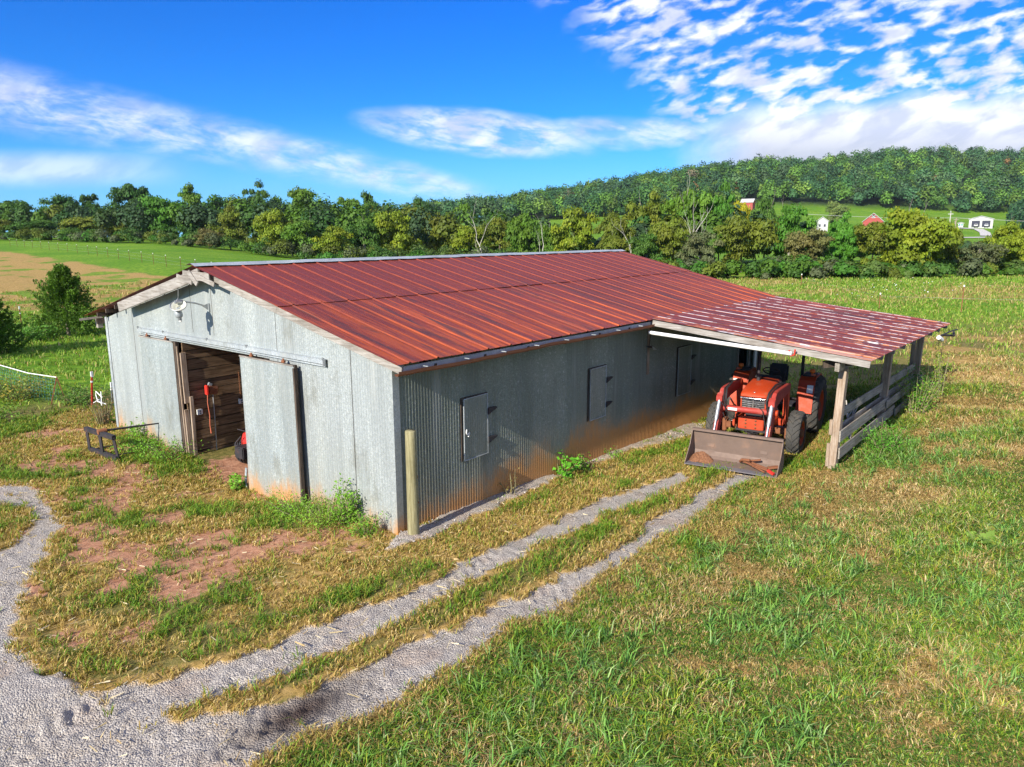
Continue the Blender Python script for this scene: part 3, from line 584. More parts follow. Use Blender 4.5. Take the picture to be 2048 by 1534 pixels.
# loose straw lying about
n = 9000; sx_, sy_ = scatter(n, -6.5, 12, -6.5, 12); D_, _, _ = camco(sx_, sy_); g_, d_, y_, l_, _ = masks(sx_, sy_); k0 = inview(sx_, sy_) & ~((sx_ > -.1) & (sx_ < 15.4) & (sy_ > -.1) & (sy_ < 11)) & (rng.uniform(0, 1, n) < .12+.8*np.maximum(y_, d_*.55)); sx_, sy_ = sx_[k0], sy_[k0]; n = len(sx_)
az = rng.uniform(0, np.pi, n); ln = rng.uniform(.03, .09, n); wd = rng.uniform(.003, .006, n); zz = gz(sx_, sy_)+.015+rng.uniform(0, .02, n); ca, sa = np.cos(az), np.sin(az)
V = np.stack([np.stack((sx_+s*ca*ln-t*sa*wd, sy_+s*sa*ln+t*ca*wd, zz+s*rng.uniform(-.01, .01, n)), 1) for s, t in ((-1, -1), (1, -1), (1, 1), (-1, 1))], 1).reshape(-1, 3); i = np.arange(n)*4
o = np_mesh('loose_straw', V, np.stack((i, i+1, i+2, i+3), 1), None, np.repeat(palette(n, [(.6, .48, .26), (.7, .6, .4), (.45, .32, .15)], [3, 2, 2]), 4, 0), 'grass'); tag(o, kind='stuff')
# crushed stone lying on the wheel tracks
n = 60000; sx_, sy_ = scatter(n, -6.5, 11, -4., 9.); g_, _, _, _, _ = masks(sx_, sy_); k0 = (g_ > .35) & (np.exp(-(((sx_+3.75)/.75)**2+((sy_+2.72)/.28)**2)) < .3) & inview(sx_, sy_) & ~in_barn(sx_, sy_); sx_, sy_ = sx_[k0], sy_[k0]; sx_, sy_ = sx_[:34000], sy_[:34000]; n = len(sx_)
ring = gz(sx_, sy_)-.028*(sy_ < -1)+.0+np.where(sy_ > -.8, .05, 0)
sz = rng.uniform(.004, .012, n)*np.where((sy_ > -.8) & (sy_ < .5) & (sx_ > -.5), 2., 1.); O = np.array([(1, 0, 0), (0, 1, 0), (-1, 0, 0), (0, -1, 0), (0, 0, .8), (0, 0, -.8)]); jit = rng.uniform(.6, 1.3, (n, 6, 1))
V = (np.stack((sx_, sy_, ring+sz*.3), 1)[:, None]+O[None]*sz[:, None, None]*jit).reshape(-1, 3); i = np.arange(n)*6
T = np.concatenate([np.stack((i+a, i+b_, i+c_), 1) for a, b_, c_ in ((0, 1, 4), (1, 2, 4), (2, 3, 4), (3, 0, 4), (1, 0, 5), (2, 1, 5), (3, 2, 5), (0, 3, 5))])
o = np_mesh('gravel', V, None, T, np.repeat(palette(n, [(.34, .315, .295), (.50, .47, .44), (.20, .185, .17), (.44, .35, .28)], [4, 2, 3, 1]), 6, 0), 'stone'); tag(o, kind='stuff')

# ------------------------------------------------------------------ barn
L_, W_, H_, PK = 15.4, 10.98, 2.86, 4.24          # length, width, wall height, gable peak (under the roof)
def roofz(y): return H_+(PK-H_)*(1-abs(y-5.49)/5.49)
barn = thing('metal_barn', 'long galvanised sheet-metal barn with rusted red roof, sliding doors and an open lean-to shed', 'barn')
def corrugated(name, p0, p1, zlo, zhi, m='galv', parent=None, pitch=.0676, amp=.008, openings=(), per=6, outward=1, label=None):
    """corrugated sheet standing from p0 to p1 (xy), heights as functions of the run s; openings = (s0, s1, z0, z1)"""
    p0 = Vector((*p0, 0)); p1 = Vector((*p1, 0)); d = p1-p0; L = d.length; d /= L; nrm = Vector((d.y, -d.x, 0))*outward
    ns = int(L/pitch*per); cuts = sorted(set([round(L*i/ns, 4) for i in range(ns+1)]+[c for o_ in openings for c in o_[:2]])); mb = MB()
    for a, b_ in zip(cuts[:-1], cuts[1:]):
        if b_-a < 1e-5: continue
        mid = (a+b_)/2; spans = [(zlo(mid), zhi(mid))]
        for (s0, s1, z0, z1) in openings:
            if s0 <= mid <= s1:
                new = []
                for lo, hi in spans:
                    if z0 > lo: new.append((lo, min(hi, z0)))
                    if z1 < hi: new.append((max(lo, z1), hi))
                spans = new
        oa = nrm*amp*math.cos(2*math.pi*a/pitch); ob = nrm*amp*math.cos(2*math.pi*b_/pitch)
        for lo, hi in spans:
            if hi-lo < .002: continue
            A0 = p0+d*a+oa; B0 = p0+d*b_+ob; ha, hb = (zhi(a), zhi(b_)) if abs(hi-zhi(mid)) < 1e-6 else (hi, hi)
            mb.add([(A0.x, A0.y, lo), (B0.x, B0.y, lo), (B0.x, B0.y, hb), (A0.x, A0.y, ha)], [(0, 1, 2, 3)], True)
    return mb.build(name, m, parent, label=label, recalc=False)
OY0, OY1, OZ = 3.55, 7.22, 2.60                     # door opening in the gable
corrugated('gable_wall', (0, 0), (0, W_), lambda s: -.6, lambda s: roofz(s), 'galv', barn, openings=[(OY0, OY1, -1, OZ)], outward=-1, amp=.0035)
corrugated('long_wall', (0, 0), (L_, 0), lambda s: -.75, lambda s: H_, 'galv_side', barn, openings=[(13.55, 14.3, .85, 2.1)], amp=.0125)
corrugated('back_wall', (0, W_), (L_, W_), lambda s: -.6, lambda s: H_, 'galv', barn, outward=-1, per=4)
corrugated('far_gable_wall', (L_, 0), (L_, W_), lambda s: -.6, lambda s: roofz(s), 'galv', barn, per=4)
# vertical sheet laps and corner trims
mb = MB()
for y in (1.05, 3.24, 5.55, 6.44, 9.4): mb.box((-.006, y, (OZ+.25+roofz(y)-.1)/2 if OY0 < y < OY1 else roofz(y)/2-.2), (.004, .006, roofz(y)-OZ-.4 if OY0 < y < OY1 else roofz(y)-.1+.3))
mb.build('sheet_lap', 'dark_wood', barn)
MB().box((-.015, .045, H_/2-.2), (.012, .13, H_+.5)).box((.05, -.016, H_/2-.2), (.14, .012, H_+.5)).build('corner_trim', 'galv', barn)
MB().box((-.015, W_-.04, H_/2-.2), (.012, .12, H_+.5)).box((.05, W_+.016, H_/2-.2), (.14, .012, H_+.5)).build('corner_trim', 'galv_clean', barn)
# ribbed roof sheets
def ribbed(name, x0f, x1f, y0, z0, y1, z1, m, rows=5, x0=None, wob=.004, parent=None, seed=1):
    xa = min(x0f(0), x0f(1)); xb = max(x1f(0), x1f(1)); xs = []
    k = math.floor(xa/.3048)-1
    while k*.3048 < xb+.2:
        c = k*.3048; big = .021 if k % 2 == 0 else .006
        for dx_, h in ((-.026, 0), (-.012, big), (.012, big), (.026, 0)): xs.append((c+dx_, h))
        k += 1
    xs = [q for q in xs if xa-.001 <= q[0] <= xb+.001]; xs = [(xa, 0)]+xs+[(xb, 0)]; V = []; F = []
    nn = len(xs)
    for r in range(rows+1):
        t = r/rows; y = y0+(y1-y0)*t; z = z0+(z1-z0)*t; lo, hi = x0f(t), x1f(t)
        for (x, h) in xs:
            x = min(max(x, lo), hi); wv = (float(vnoise(x*1.7, y*.8, seed))-.5)*2*wob
            V.append((x, y, z+h+wv))
    for r in range(rows):
        for i in range(nn-1): F.append((r*nn+i, r*nn+i+1, (r+1)*nn+i+1, (r+1)*nn+i))
    return MB().add(V, F, False).build(name, m, parent)
EY, EZ, RY, RZ, LY = -.43, 2.945, 5.49, 4.315, 2.63
LZ = EZ+(RZ-EZ)*(LY-EY)/(RY-EY)
ribbed('roof_sheet_lower', lambda t: -.26-.05*t, lambda t: 15.55, EY, EZ, LY+.12, LZ+.028, 'roof', 6, parent=barn, wob=.007)
ribbed('roof_sheet_upper', lambda t: -.32-.08*t, lambda t: 15.6, LY, LZ+.016, RY, RZ+.012, 'roof', 6, parent=barn, seed=4)
ribbed('roof_sheet_back', lambda t: -.36+.05*t, lambda t: 15.6, RY, RZ, 11.5, 2.92, 'roof', 8, parent=barn, seed=9, wob=.012)
mb = MB(); x = -.42; k = 0                                   # ridge cap in lapped lengths, slightly buckled
while x < 15.5:
    x1 = min(x+2.6, 15.68); n = 9; V = []
    for i in range(n+1):
        xx = x+(x1-x)*i/n; jz = (random.random()-.5)*.016+.004*k % 2*.01
        V += [(xx, RY-.20+random.random()*.02, RZ-.030+jz+.028), (xx, RY-.02, RZ+.050+(k % 2)*.006), (xx, RY+.02, RZ+.050+(k % 2)*.006), (xx, RY+.20, RZ-.02+.028)]
    mb.add(V, [(i*4+j, i*4+j+1, i*4+j+5, i*4+j+4) for i in range(n) for j in range(3)]); x = x1-.08; k += 1
mb.build('ridge_cap', 'galv_clean', barn)
# rake boards, frieze, fascia, rafters
def zr(y): return EZ+(RZ-EZ)*(1-abs(y-RY)/(RY-EY))
MB().bar((-.11, -.38, zr(-.38)-.11), (-.16, 2.9, zr(2.9)-.12), .04, .17).bar((-.158, 2.9, zr(2.9)-.125), (-.24, 5.25, zr(5.25)-.12), .04, .16).build('rake_board', 'wood_y', barn, .004)
MB().bar((-.31, 5.35, zr(5.35)-.12), (-.30, 9.35, zr(9.35)-.16), .045, .22).build('rake_board', 'wood_y', barn, .004, label='drooping weathered rake board left of the peak')
mb = MB()                                                   # splintered knot of boards at the peak
for a, b_, w_, h_ in (((-.37, 5.9, 4.13), (-.34, 4.9, 4.10), .03, .17), ((-.4, 5.62, 4.2), (-.37, 5.35, 3.95), .03, .1), ((-.39, 5.2, 4.1), (-.33, 4.75, 3.97), .03, .09), ((-.36, 6.2, 4.09), (-.35, 5.6, 3.98), .025, .1)): mb.bar(a, b_, w_, h_)
mb.build('peak_boards', 'wood_y', barn, .004)
mb = MB()
for y in (9.7, 10.25, 10.8, 8.9, 7.6, 6.4): mb.bar((-.26, y, zr(y)-.10), (1.2, y, zr(y)-.10), .05, .1)
mb.bar((-.2, W_+.05, 2.80), (15.2, W_+.05, 2.80), .05, .14).build('purlin', 'dark_wood', barn)
MB().bar((-.32, 6.25, 3.98), (-.02, 6.95, 3.58), .02, .025).build('brace_strap', 'steel', barn)
MB().bar((-.55, 11.15, 2.86), (-.05, 11.05, 2.90), .05, .05).box((-.12, 11.1, 2.74), (.12, .14, .22)).build('eave_block', 'wood_x', barn)
MB().box((L_/2-4.0+.15, -.36, 2.83), (7.9, .028, .13)).build('fascia', 'galv_clean', barn)
mb = MB(); prof = [(-.055, .035), (-.05, -.015), (-.03, -.04), (.03, -.04), (.05, -.015)]; V = []; F = []
for i, xx in enumerate(np.linspace(-.28, 7.55, 40)):
    j = (random.random()-.5)*.012-.012*math.sin(i*.25)
    V += [(xx, -.43+a, 2.815+b_+j) for a, b_ in prof]
for i in range(39):
    for j in range(4): F.append((i*5+j, i*5+j+1, (i+1)*5+j+1, (i+1)*5+j))
MB().add(V, F).build('gutter', 'rust', barn)
mb = MB()
for x in np.arange(.3, 7.5, .95): mb.box((x, -.46, 2.86), (.02, .12, .012))
mb.build('gutter_straps', 'galv_clean', barn)
mb = MB()
for x in np.arange(.6, 15.3, 1.2): mb.bar((x, -.38, 2.80), (x, .1, 2.92), .05, .1)
for x in np.arange(.6, 15.3, 1.8):
    mb.bar((x, -.2, zr(-.2)-.1), (x, 5.4, zr(5.4)-.11), .05, .13); mb.bar((x, 11.2, zr(11.2)-.1), (x, 5.6, zr(5.6)-.11), .05, .13)
mb.build('rafters', 'dark_wood', barn)
# sliding door track and doors
MB().box((-.070, 5.36, 2.735), (.02, 7.34, .075)).box((-.04, 5.36, 2.778), (.08, 7.34, .008)).box((-.045, 5.36, 2.665), (.012, 7.34, .03)).build('door_track', 'galv_clean', barn, .002)
mb = MB()
for y in (8.98, 7.7, 5.75, 4.2, 1.72): mb.box((-.085, y, 2.79), (.012, .035, .06)); mb.tube([(-.10, y, 2.80), (-.05, y, 2.80)], .010, 6)
mb.box((-.08, 1.69, 2.73), (.05, .02, .12)).build('track_bracket', 'steel', barn)
def door(y0, y1, z0, z1, x, label):
    d = thing('sliding_door', None, None, (0, 0, 0)); d.parent = barn; d['label'] = label
    for k in ('category',):
        if k in d: del d[k]
    n = int((y1-y0)/.017); V = []; F = []
    for i in range(n+1):
        y = y0+(y1-y0)*i/n; xo = x+.0035*math.cos(i*math.pi/2)
        bend = .06*math.exp(-((y-y1)/.12)**2) if y1 < 5 else 0
        for j, z in enumerate((z0, z0+.45, z0+.9, z1)): V.append((xo-(bend if j == 0 else bend*.3 if j == 1 else 0), y-(bend*1.2 if j == 0 else 0), z+.03*math.sin(y*3)*(j == 0)))
    for i in range(n):
        for j in range(3): F.append((i*4+j, (i+1)*4+j, (i+1)*4+j+1, i*4+j+1))
    s = MB().add(V, F, True).build('door_sheet', 'galv_door', d)
    mb = MB(); fx = x+.035
    mb.box((fx, y0+.01, (z0+z1)/2), (.05, .07, z1-z0)).box((fx, y1-.03, (z0+z1)/2+.1), (.05, .06, z1-z0-.2)); mb.box((fx, (y0+y1)/2, z1-.04), (.045, y1-y0-.14, .07)).box((fx, (y0+y1)/2, (z0+z1)/2), (.045, y1-y0-.14, .09))
    mb.build('door_frame', 'dark_wood', d)
    mb = MB()
    for y in (y0+.35, y1-.4): mb.box((x+.02, y, z1+.03), (.04, .09, .04)).box((x+.02, y, z1+.06), (.015, .04, .05))
    mb.build('door_roller', 'rust', d); MB().box((x-.008, (y0+y1)/2, z1-.012), (.012, y1-y0, .025)).build('top_rail', 'wood_y', d)
    return d
door(2.54, 4.38, -.32, 2.60, -.135, 'right sliding door pushed half open, bent at its lower corner')
door(7.30, 8.98, -.2, 2.60, -.075, 'left sliding door slid fully back')
MB().bar((-.155, 4.42, .28), (-.17, 4.46, -.02), .02, .06).bar((-.17, 4.46, -.02), (-.16, 4.44, -.28), .02, .05).build('bent_door_edge', 'galv_clean', barn)
MB().bar((-.15, 2.50, 2.55), (-.16, 2.47, -.25), .05, .045).build('door_edge_board', 'dark_wood', barn)
# door jambs: rough timbers at the left of the opening
MB().bar((-.02, 7.25, -.2), (-.02, 7.25, 2.6), .08, .09).build('door_jamb', 'dark_wood', barn)
MB().bar((.03, 7.13, -.2), (.03, 7.16, 1.05), .10, .06).bar((.05, 7.12, 1.2), (.05, 7.13, 2.35), .12, .05).bar((-.035, 7.17, -.2), (-.035, 7.2, 2.5), .03, .04).bar((.10, 7.05, -.2), (.12, 7.06, 1.35), .07, .06).build('door_jamb', 'wood_z', barn, .003)
MB().bar((-.03, 3.58, -.3), (-.03, 3.58, 2.6), .08, .09).build('door_jamb', 'dark_wood', barn)
# plank partition seen through the door
mb = MB(); z = -.2; i = 0; ys = 7.17
while z < 3.3:
    h = .235+.03*math.sin(i*1.7); mb.bar((.06, ys+.012*math.sin(i*2.1), z+h/2), (9., ys+.012*math.cos(i*1.3), z+h/2+.01), .04, h-.016); z += h; i += 1
mb.build('plank_partition', 'plank', barn, .003)
mb = MB(); z = -.2  # matching wall hidden by the door, added to keep the interior dark
while z < 3.3: mb.bar((.2, 3.4, z+.12), (9., 3.4, z+.12), .04, .225); z += .24
mb.bar((9., 3.4, 1.5), (9., 7.2, 1.5), .05, 3.4).build('plank_partition', 'plank', barn)
# hatches on the long wall
def hatch(x0, x1, z0, z1, label=None, ajar=.04):
    V = []; F = []; n = 44
    for i in range(n+1):
        t = i/n; x = x0+(x1-x0)*t
        y = -.032-ajar*(1-t)+.006*math.cos(i*math.pi/2)
        V += [(x, y, z0), (x, y, z1)]
    for i in range(n): F.append((2*i, 2*i+2, 2*i+3, 2*i+1))
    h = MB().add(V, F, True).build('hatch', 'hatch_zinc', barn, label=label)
    MB().bar((x0-.004, -.034-ajar, z0-.01), (x0-.004, -.034-ajar, z1+.01), .012, .016).bar((x0, -.036-ajar, z1+.006), (x1, -.036, z1+.006), .014, .014).bar((x0, -.034-ajar, z0-.006), (x1, -.05, z0-.006), .014, .014).bar((x1+.004, -.036, z0-.01), (x1+.004, -.036, z1+.01), .012, .014).build('edge_trim', 'galv_clean', h)
    MB().bar((x0-.02, -.014, z0-.02), (x0-.02, -.014, z1+.01), .03, .02).bar((x0-.03, -.014, z1+.02), (x1+.02, -.014, z1+.02), .02, .02).build('hatch_frame', 'dark_wood', h)
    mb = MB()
    for zz in (z0+.27, z1-.30): mb.prism([(x1+.0, zz-.09), (x1+.0, zz+.03), (x1+.24, zz+.02), (x1+.24, zz-.0)], -.07, -.012, 'xz')  # black strap shape widened to include the triangular shadow of the hinge
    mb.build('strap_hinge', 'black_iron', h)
    return h
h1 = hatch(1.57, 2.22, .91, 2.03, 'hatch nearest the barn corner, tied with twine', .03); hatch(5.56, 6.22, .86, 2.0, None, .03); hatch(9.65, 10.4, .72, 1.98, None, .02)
MB().tube([(1.55, -.14, 1.50), (1.52, -.16, 1.46), (1.56, -.13, 1.40), (1.62, -.14, 1.44), (1.60, -.13, 1.36)], .012, 6).build('twine', 'white', h1)
MB().box((8.1, -.028, 2.15), (.09, .03, 1.25)).build('wall_batten', 'wood_z', barn, .003)
MB().box((14.75, -.06, 1.3), (.5, .04, 1.9), Matrix.Rotation(R(14), 3, 'Z')).build('side_door', 'galv_clean', barn, .004)
MB().box((13.93, -.02, 2.13), (.9, .05, .06)).box((13.93, -.02, .82), (.9, .05, .06)).box((13.5, -.02, 1.47), (.06, .05, 1.25)).box((14.35, -.02, 1.47), (.06, .05, 1.25)).build('window_frame', 'wood_x', barn)
# lean-to shed
SX0, SX1, SY0, SY1, SZ0, SZ1 = 7.56, 15.52, -.36, -5.2, 2.965, 2.475
ribbed('lean_to_roof', lambda t: SX0, lambda t: SX1, SY1, SZ1, SY0, SZ0, 'roof2', 8, parent=barn, seed=12, wob=.008)
MB().bar((SX0+.01, -.42, 2.87), (SX0+.01, SY1+.02, SZ1-.075), .035, .13).build('lean_to_fascia', 'wood_y', barn, .004)
def sz_(y): return SZ1+(SZ0-SZ1)*(y-SY1)/(SY0-SY1)
for x in np.arange(7.9, 15.6, .95):
    MB().bar((x, -.1, sz_(-.1)-.10), (x, SY1+.10, sz_(SY1+.1)-.10), .045, .14).build('lean_to_rafter', 'wood_y', barn)
MB().bar((7.62, -4.56, 2.27), (15.5, -4.56, 2.27), .09, .17).build('lean_to_beam', 'wood_x', barn, .004)
MB().bar((7.75, -4.25, 2.28), (8.15, -4.75, 2.34), .06, .14).build('beam_block', 'dark_wood', barn)
for x, zb, lean in ((8.06, -.25, .06), (11.75, -.1, .02), (15.15, .15, .0)):
    MB().bar((x, -4.50, zb), (x+lean, -4.56, 2.19), .18, .15, (0, 1, 0)).build('post', 'wood_z', barn, .006)
MB().box((7.98, -4.44, .95), (.05, .06, .32)).box((7.985, -4.42, .35), (.05, .06, .5)).build('post_cleat', 'wood_z', barn, .003)
MB().bar((11.85, -4.45, .2), (11.9, -4.45, 1.5), .1, .1).bar((15.02, -4.42, .3), (15.02, -4.42, 2.2), .09, .1).build('side_prop', 'wood_z', barn)
MB().tube([(13.6, -5.28, 2.33), (15.0, -5.30, 2.32), (15.62, -5.33, 2.30)], .02, 8).tube([(14.9, -5.1, 2.2), (15.3, -5.32, 2.16), (15.6, -5.25, 2.22)], .028, 8).build('loose_gutter_pipe', 'black_iron', barn)
MB().tube([(13.5, -5.27, 2.30), (13.72, -5.30, 2.22)], .055, 8).build('pipe_cap', 'white', barn)

# things on and around the barn
yl = thing('yard_light', 'round glass yard light on a curved pipe arm above the sliding doors', 'lamp', (0, 5.67, 3.45)); yl.scale = (.92, .92, .85)
MB().box((-.02, 0, 0), (.03, .09, .20)).prism([(-.03, -.06), (-.03, .1), (-.16, .05)], -.02, .02, 'xz').build('bracket', 'galv_clean', yl)
MB().tube([(-.03, 0, .02), (-.16, .0, .07), (-.32, .01, .13), (-.50, .02, .17), (-.66, .03, .18)], .019, 10).build('arm', 'galv_clean', yl)
MB().tube([(-.60, .03, .19), (-.75, .04, .18)], .04, 10).tube([(-.70, .08, .20), (-.70, -.02, .26)], .012, 6).build('clamp', 'steel', yl)
tl = Vector((-.45, -.5, .75)).normalized()
MB().lathe([(.04, -.03), (.11, -.015), (.165, .035), (.17, .06), (.162, .06), (.11, .0), (.04, -.012)], (-.68, 0, .06), tl, 28).build('reflector', 'glass', yl)
MB().lathe([(.171, .052), (.180, .058), (.180, .068), (.169, .072)], (-.68, 0, .06), tl, 28).build('reflector_rim', 'steel', yl)
MB().lathe([(.001, .06), (.05, .055), (.075, .0), (.085, -.08), (.08, -.14), (.055, -.17), (.04, -.18), (.038, -.235), (.001, -.24)], (-.70, .04, -.02), (-.1, .15, 1), 18).build('ballast_housing', 'galv_clean', yl)
MB().lathe([(.001, -.23), (.032, -.235), (.034, -.27), (.001, -.28)], (-.70, .04, -.02), (-.1, .15, 1), 12).build('photo_cell', 'white', yl)

wp = thing('wooden_post', 'round weathered wooden post standing at the near corner of the barn', 'post', (.10, -.28, -.1))
MB().lathe([(.098, 0), (.096, .6), (.091, 1.2), (.088, 1.9), (.082, 1.915), (.001, 1.92)], (0, 0, 0), (.0, 0, 1), 20).build('pole', 'post_wood', wp)
MB().box((.085, -.03, 1.12), (.02, .03, .05)).box((.05, -.08, .7), (.02, .02, .03)).build('fence_staple', 'rust', wp)

o = MB().tube([(7.42, -.42, 2.66), (7.42, -3.72, 2.49)], .042, 12).build('white_pipe', 'white'); tag(o, 'long white plastic pipe hung under the front edge of the lean-to roof', 'pipe')
MB().tube([(7.42, -3.66, 2.56), (7.42, -3.70, 2.44), (7.46, -3.76, 2.47), (7.42, -3.78, 2.58)], .018, 6).build('pipe_clip', 'red', o)
fx = thing('bird_perch_bracket', 'dark metal bracket with pale wing-like flap hanging off the wall batten', 'bracket', (8.05, -.06, 2.2))
MB().prism([(-.18, .06), (.12, .03), (.10, -.02), (-.05, .0)], -.06, -.02, 'xz').build('bracket_arm', 'black_iron', fx); MB().prism([(-.02, .04), (.2, -.07), (.05, -.05)], -.12, -.1, 'xz').build('flap', 'galv_clean', fx); MB().tube([(0, -.02, .05), (-.01, -.05, .35), (.0, -.03, .62)], .008, 5).build('hanging_wire', 'black_iron', fx)

# rail fence along the open side of the lean-to
rf = thing('rail_fence', 'rail fence of grey boards nailed between the lean-to posts', 'fence', (8.1, -4.6, .1))
for pts, y_, w_ in (([(.12, 1.08), (3.5, 1.12), (7.0, 1.17)], .11, .20), ([(.12, .75), (3.6, .80), (7.0, .87)], .11, .18), ([(-.14, .68), (3.75, .76)], -.03, .24), ([(3.4, .72), (7.1, .82)], -.06, .2), ([(-.10, .31), (4.4, .42)], -.03, .24), ([(4.3, .36), (7.0, .45)], -.07, .2)):
    mb = MB()
    for (a, za), (b_, zb_) in zip(pts[:-1], pts[1:]): mb.bar((a, y_, za), (b_+.03, y_+random.uniform(-.015, .015), zb_), .03, w_)
    mb.build('rail', 'wood_x', rf, .004)
for nm, lb, a, b_ in (('dry_stick', 'thin upright bare stick leaning on the rail fence', (3.55, .12, .42), (3.62, .30, 1.25)), ('dry_stick', 'forked slanting bare branch propped on the rail fence', (3.4, .1, .45), (4.3, .28, 1.15))):
    a = Vector((8.1, -4.6, .1))+Vector(a)-Vector((2.3, 0, .1)); b_ = Vector((8.1, -4.6, .1))+Vector(b_)-Vector((2.3, 0, .1)); mid = a.lerp(b_, .5)+Vector((.02, .02, .03))
    mb = MB().tube([a, mid, b_], [.028, .022, .014], 6).tube([mid, mid+Vector((.15, -.1, .32))], [.012, .004], 5).tube([a.lerp(b_, .75), a.lerp(b_, .75)+Vector((-.12, -.1, .28))], [.01, .003], 5)
    tag(mb.build(nm, 'pale_bark'), lb, 'stick')

# things hanging on the plank wall inside the door
t = thing('leather_holder', 'brown leather holder with a red frame hung high on the plank wall', 'holder', (.58, 7.12, 1.45))
MB().box((.06, -.06, -.03), (.22, .10, .20), Matrix.Rotation(R(12), 3, 'Y')).build('pouch', 'leather', t, .02); MB().box((-.09, -.07, -.01), (.05, .12, .22)).build('side_plate', 'red', t, .01); MB().box((.0, -.07, .11), (.10, .05, .07), Matrix.Rotation(R(30), 3, 'Y')).build('grey_rag', 'galv_clean', t, .01)
o = MB().tube([(.50, 7.03, 1.42), (.48, 7.04, 1.15), (.50, 7.03, .85), (.49, 7.04, .62), (.50, 7.03, .42)], [.013, .010, .012, .010, .016], 7).build('dangling_rope', 'cord'); tag(o, 'orange cord dangling below the leather holder', 'cord')
for nm, lb, c_, r_ in (('outlet_box', 'cream outlet box low on the plank wall beside the dangling orange cord', (.31, 7.12, .95), 0), ('outlet_box', 'cream outlet box on the plank wall next to the right sliding door', (1.35, 7.12, 1.02), 0)):
    t = thing(nm, lb, 'outlet', c_, r_); MB().box((0, -.01, 0), (.12, .06, .12)).build('box', 'white', t, .006); MB().box((0, -.045, .025), (.03, .012, .025)).box((0, -.045, -.025), (.03, .012, .025)).build('socket', 'dark', t)
o = MB().tube([(.66, 7.11, 1.40), (.66, 7.11, .8), (.64, 7.11, -.1)], .014, 8).build('conduit_pipe', 'steel'); tag(o, 'thin upright conduit running down the plank wall to the dirt floor', 'conduit')
mb = MB()
for i in range(16): mb.tube([(1.32+.006*(i % 2), 7.10, 1.74-i*.045), (1.34-.006*(i % 2), 7.09, 1.70-i*.045)], .009, 5)
tag(mb.build('hanging_chain', 'rust'), 'rusty chain hanging on the plank wall above the far outlet', 'chain')

# quad bike peeking out behind the sliding door
def wheel(parent, name, c, Ro, wd, Rr, side, tyre='rubber', rim='orange', nlug=18, lugh=.03, deep=.35, bolts=6, hub=.09):
    """wheel with its axis on local y; side=+1/-1 is the outer face direction"""
    wt = thing(name, None, None, c); wt.parent = parent
    for k in ('category', 'label'):
        if k in wt: del wt[k]
    h = wd/2; pr = [(Rr, -h*.75), (Rr*1.06, -h*.92), ((Ro+Rr)/2, -h), (Ro*.93, -h*.93), (Ro-.01, -h*.6), (Ro, 0), (Ro-.01, h*.6), (Ro*.93, h*.93), ((Ro+Rr)/2, h), (Rr*1.06, h*.92), (Rr, h*.75)]
    MB().lathe([(r_-lugh*(r_ > Ro*.9), a) for r_, a in pr], (0, 0, 0), (0, 1, 0), 40).build('tyre', tyre, wt)
    mb = MB()
    for s_ in (-1, 1):
        for i in range(nlug):
            a0 = 2*math.pi*(i+(.5 if s_ > 0 else 0))/nlug; P = []
            for k in range(4):
                t_ = k/3; yy = s_*h*(.04+.93*t_); aa = a0+.62*t_*2*math.pi/nlug*1.6*1.; rr = Ro-.001 if k < 2 else (Ro-.004 if k == 2 else Ro*.935)
                P.append((aa, yy, rr))
            wa = 2*math.pi/nlug*.20; V = []
            for aa, yy, rr in P:
                for da, dr_ in ((-wa, -lugh-.01), (-wa*.8, 0), (wa*.8, 0), (wa, -lugh-.01)): V.append(((rr+dr_)*math.cos(aa+da), yy, (rr+dr_)*math.sin(aa+da)))
            F = [(k*4+j, k*4+j+1, k*4+j+5, k*4+j+4) for k in range(3) for j in range(3)]+[(0, 1, 2, 3), (15, 14, 13, 12)]
            mb.add(V, F)
    mb.build('tread', tyre, wt)
    o_ = side*h; i_ = side*h*(1-2*deep)
    MB().lathe([(Rr, o_*.80), (Rr*.97, o_*.86), (Rr*.90, o_*.80), (Rr*.86, i_), (Rr*.45, i_*.95+.0), (Rr*.42, i_+side*.03), (.001, i_+side*.03)], (0, 0, 0), (0, 1, 0), 32).lathe([(Rr*.98, -o_*.8), (Rr*.9, -o_*.7), (Rr*.5, -o_*.5), (.001, -o_*.5)], (0, 0, 0), (0, 1, 0), 24).build('rim', rim, wt)
    mb = MB().lathe([(hub, i_+side*.03), (hub, i_+side*.09), (hub*.7, i_+side*.12), (.001, i_+side*.12)], (0, 0, 0), (0, 1, 0), 14)
    for i in range(bolts):
        a_ = 2*math.pi*i/bolts; mb.lathe([(.018, i_+side*.02), (.018, i_+side*.065), (.001, i_+side*.066)], (Rr*.55*math.cos(a_), 0, Rr*.55*math.sin(a_)), (0, 1, 0), 6)
    mb.build('hub', 'rust', wt)
    return wt
q = thing('quad_bike', 'red quad bike parked inside the doorway, mostly hidden by the right sliding door', 'quad bike', (.62, 5.13, -.04), R(184))
for cx_w, cy_w, s_ in ((.0, -.46, -1), (.0, .46, 1), (-1.2, -.46, -1), (-1.2, .46, 1)): wheel(q, 'wheel', (cx_w, cy_w, .30), .30, .24, .13, s_, 'black', 'black', 14, .02, .3, 4, .05)
V = []; secs = [(.28, .30, .62, .50), (.15, .50, .74, .55), (-.15, .54, .78, .62), (-.35, .30, .80, .6), (-.75, .22, .84, .58), (-1.0, .50, .80, .6), (-1.35, .52, .74, .6), (-1.5, .4, .66, .58)]
for x_, w_, zt, zb_ in secs: V += [(x_, -w_, zb_), (x_, -w_*.8, zt), (x_, w_*.8, zt), (x_, w_, zb_)]
